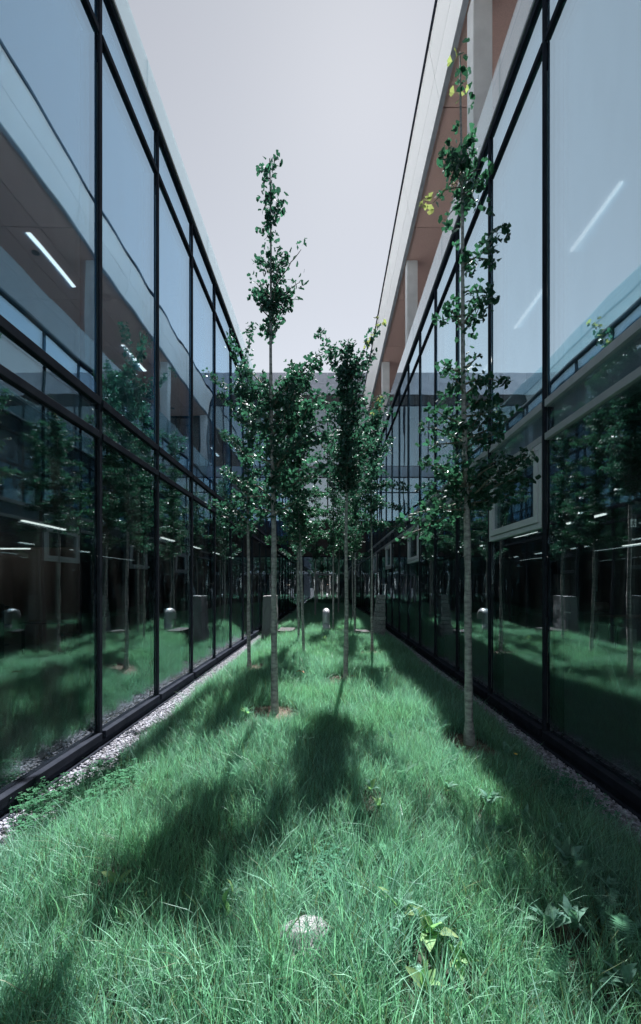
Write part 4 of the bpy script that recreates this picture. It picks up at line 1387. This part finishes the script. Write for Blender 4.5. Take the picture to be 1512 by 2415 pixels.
# leaning pale rod inside the right building
o = MB().tube([(3.16, 4.25, 0.01), (3.55, 5.05, 0.33), (4.05, 6.0, 0.62), (4.2, 6.3, 0.70)], 0.008, 8).build('rod', M['hose'], smooth=True)
tag(o, 'thin pale rod slanting down to the floor behind the right glass', 'rod')
# exit sign
sx_, sy_, sz_ = 4.86, 6.5, 2.575
sg = empty('exit_sign', (sx_, sy_, sz_))
tag(sg, 'hanging exit sign with running figure and arrow inside the right building', 'sign')
MB().box(sx_ - 0.17, sx_ + 0.17, sy_, sy_ + 0.02, sz_ - 0.078, sz_ + 0.078).build('plate', M['sign_plate'], sg)
for x in (-0.13, 0.13):
    MB().tube([(sx_ + x, sy_ + 0.01, sz_ + 0.079), (sx_ + x, sy_ + 0.01, 3.058)], 0.004, 6).build('hanger', M['black'], sg)
def flat(poly, name, m, d=0.004):
    n = len(poly)
    b = MB()
    b.v = [(sx_ + x, sy_ - 0.002 - d, sz_ + z) for x, z in poly] + [(sx_ + x, sy_ - 0.002, sz_ + z) for x, z in poly]
    b.f = [tuple(range(n))] + [(i, i + n, (i + 1) % n + n, (i + 1) % n) for i in range(n)]
    return b
b = flat([(-0.125, -0.06), (-0.035, -0.06), (-0.035, 0.06), (-0.125, 0.06)], '', None)
b.build('door_mark', M['sign_mark'], sg)
b = MB()
def seg(x0, z0, x1, z1, t, d=0.004):
    v = Vector((x1 - x0, z1 - z0)).normalized()
    nx, nz = -v.y * t, v.x * t
    q = [(x0 + nx, z0 + nz), (x0 - nx, z0 - nz), (x1 - nx, z1 - nz), (x1 + nx, z1 + nz)]
    k = len(b.v)
    b.v.extend([(sx_ + x, sy_ - 0.0105, sz_ + z) for x, z in q] + [(sx_ + x, sy_ - 0.0065, sz_ + z) for x, z in q])
    b.f.extend([tuple(k + i for i in (0, 1, 2, 3)), (k, k + 4, k + 5, k + 1), (k + 1, k + 5, k + 6, k + 2), (k + 2, k + 6, k + 7, k + 3), (k + 3, k + 7, k + 4, k)])
seg(-0.078, 0.026, -0.088, -0.012, 0.010)
seg(-0.088, -0.012, -0.064, -0.026, 0.007); seg(-0.064, -0.026, -0.066, -0.052, 0.006)
seg(-0.088, -0.012, -0.098, -0.034, 0.007); seg(-0.098, -0.034, -0.118, -0.038, 0.006)
seg(-0.078, 0.022, -0.058, 0.006, 0.005); seg(-0.058, 0.006, -0.044, 0.014, 0.004)
seg(-0.082, 0.022, -0.104, 0.018, 0.005); seg(-0.104, 0.018, -0.112, 0.000, 0.004)
seg(-0.072, 0.034, -0.072, 0.052, 0.009)
b.build('running_figure', M['sign_plate'], sg)
b = MB()
seg(0.005, 0.0, 0.075, 0.0, 0.012); seg(0.045, 0.045, 0.085, 0.002, 0.012); seg(0.045, -0.045, 0.085, -0.002, 0.012)
b.build('arrow', M['sign_mark'], sg)

# ------------------------------------------------------------------ the photographer, seen only as a small reflection in the far glass
def person_body(name, joints, links, m, parent):
    me = bpy.data.meshes.new(name)
    me.from_pydata([j[0] for j in joints], links, [])
    me.materials.append(m)
    o = link(name, me, parent)
    sk = o.modifiers.new('skin', 'SKIN')
    sv = me.skin_vertices[0].data
    for i, j in enumerate(joints):
        sv[i].radius = (j[1], j[2] if len(j) > 2 else j[1])
    sv[0].use_root = True
    sub = o.modifiers.new('smooth', 'SUBSURF')
    sub.levels = sub.render_levels = 2
    return o
gz = terrain(0, -0.4)
ps = empty('person', (0, -0.42, gz))
tag(ps, 'person in dark clothes holding a camera up to the face, mirrored in the far glass', 'person')
py = -0.42
J = [((0, py, 0.90 + 0.02), .15, .11), ((0, py, 1.12), .14, .10), ((0, py, 1.34), .17, .10), ((0, py + .01, 1.46), .055, .055), ((0, py + .03, 1.53), .055, .06),
     ((0, py + .06, 1.63), .078, .098), ((0, py + .05, 1.72), .06, .075),
     ((-.18, py, 1.40), .055), ((-.27, py + .10, 1.20), .045), ((-.10, py + .30, 1.46), .032), ((-.085, py + .34, 1.53), .03),
     ((.18, py, 1.40), .055), ((.27, py + .10, 1.20), .045), ((.10, py + .30, 1.46), .032), ((.085, py + .34, 1.53), .03),
     ((-.10, py, .80), .09), ((-.11, py + .02, .50), .062), ((-.12, py, gz + .08), .042), ((-.12, py + .15, gz + .035), .04, .03),
     ((.10, py, .80), .09), ((.11, py + .02, .50), .062), ((.12, py, gz + .08), .042), ((.12, py + .15, gz + .035), .04, .03)]
E_ = [(0, 1), (1, 2), (2, 3), (3, 4), (4, 5), (5, 6), (2, 7), (7, 8), (8, 9), (9, 10), (2, 11), (11, 12), (12, 13), (13, 14), (0, 15), (15, 16), (16, 17), (17, 18), (0, 19), (19, 20), (20, 21), (21, 22)]
person_body('body', J, E_, M['shirt'], ps)
b = MB()
b.tube([(0, py + .06, 1.56), (0, py + .065, 1.60), (0, py + .065, 1.66), (0, py + .05, 1.72)], [.06, .082, .086, .06], 14)
b.build('face', M['skin'], ps, smooth=True)
pc = empty('photo_camera', (0, -0.10, EYE))
tag(pc, 'black camera held at eye level by the person in the far reflection', 'camera')
MB().box(-.07, .07, -.14, -.085, EYE - .05, EYE + .045).build('camera_body', M['black'], pc, bevel=0.006)
MB().tube([(0, -.084, EYE), (0, -.045, EYE)], .036, 20).build('lens', M['black'], pc)
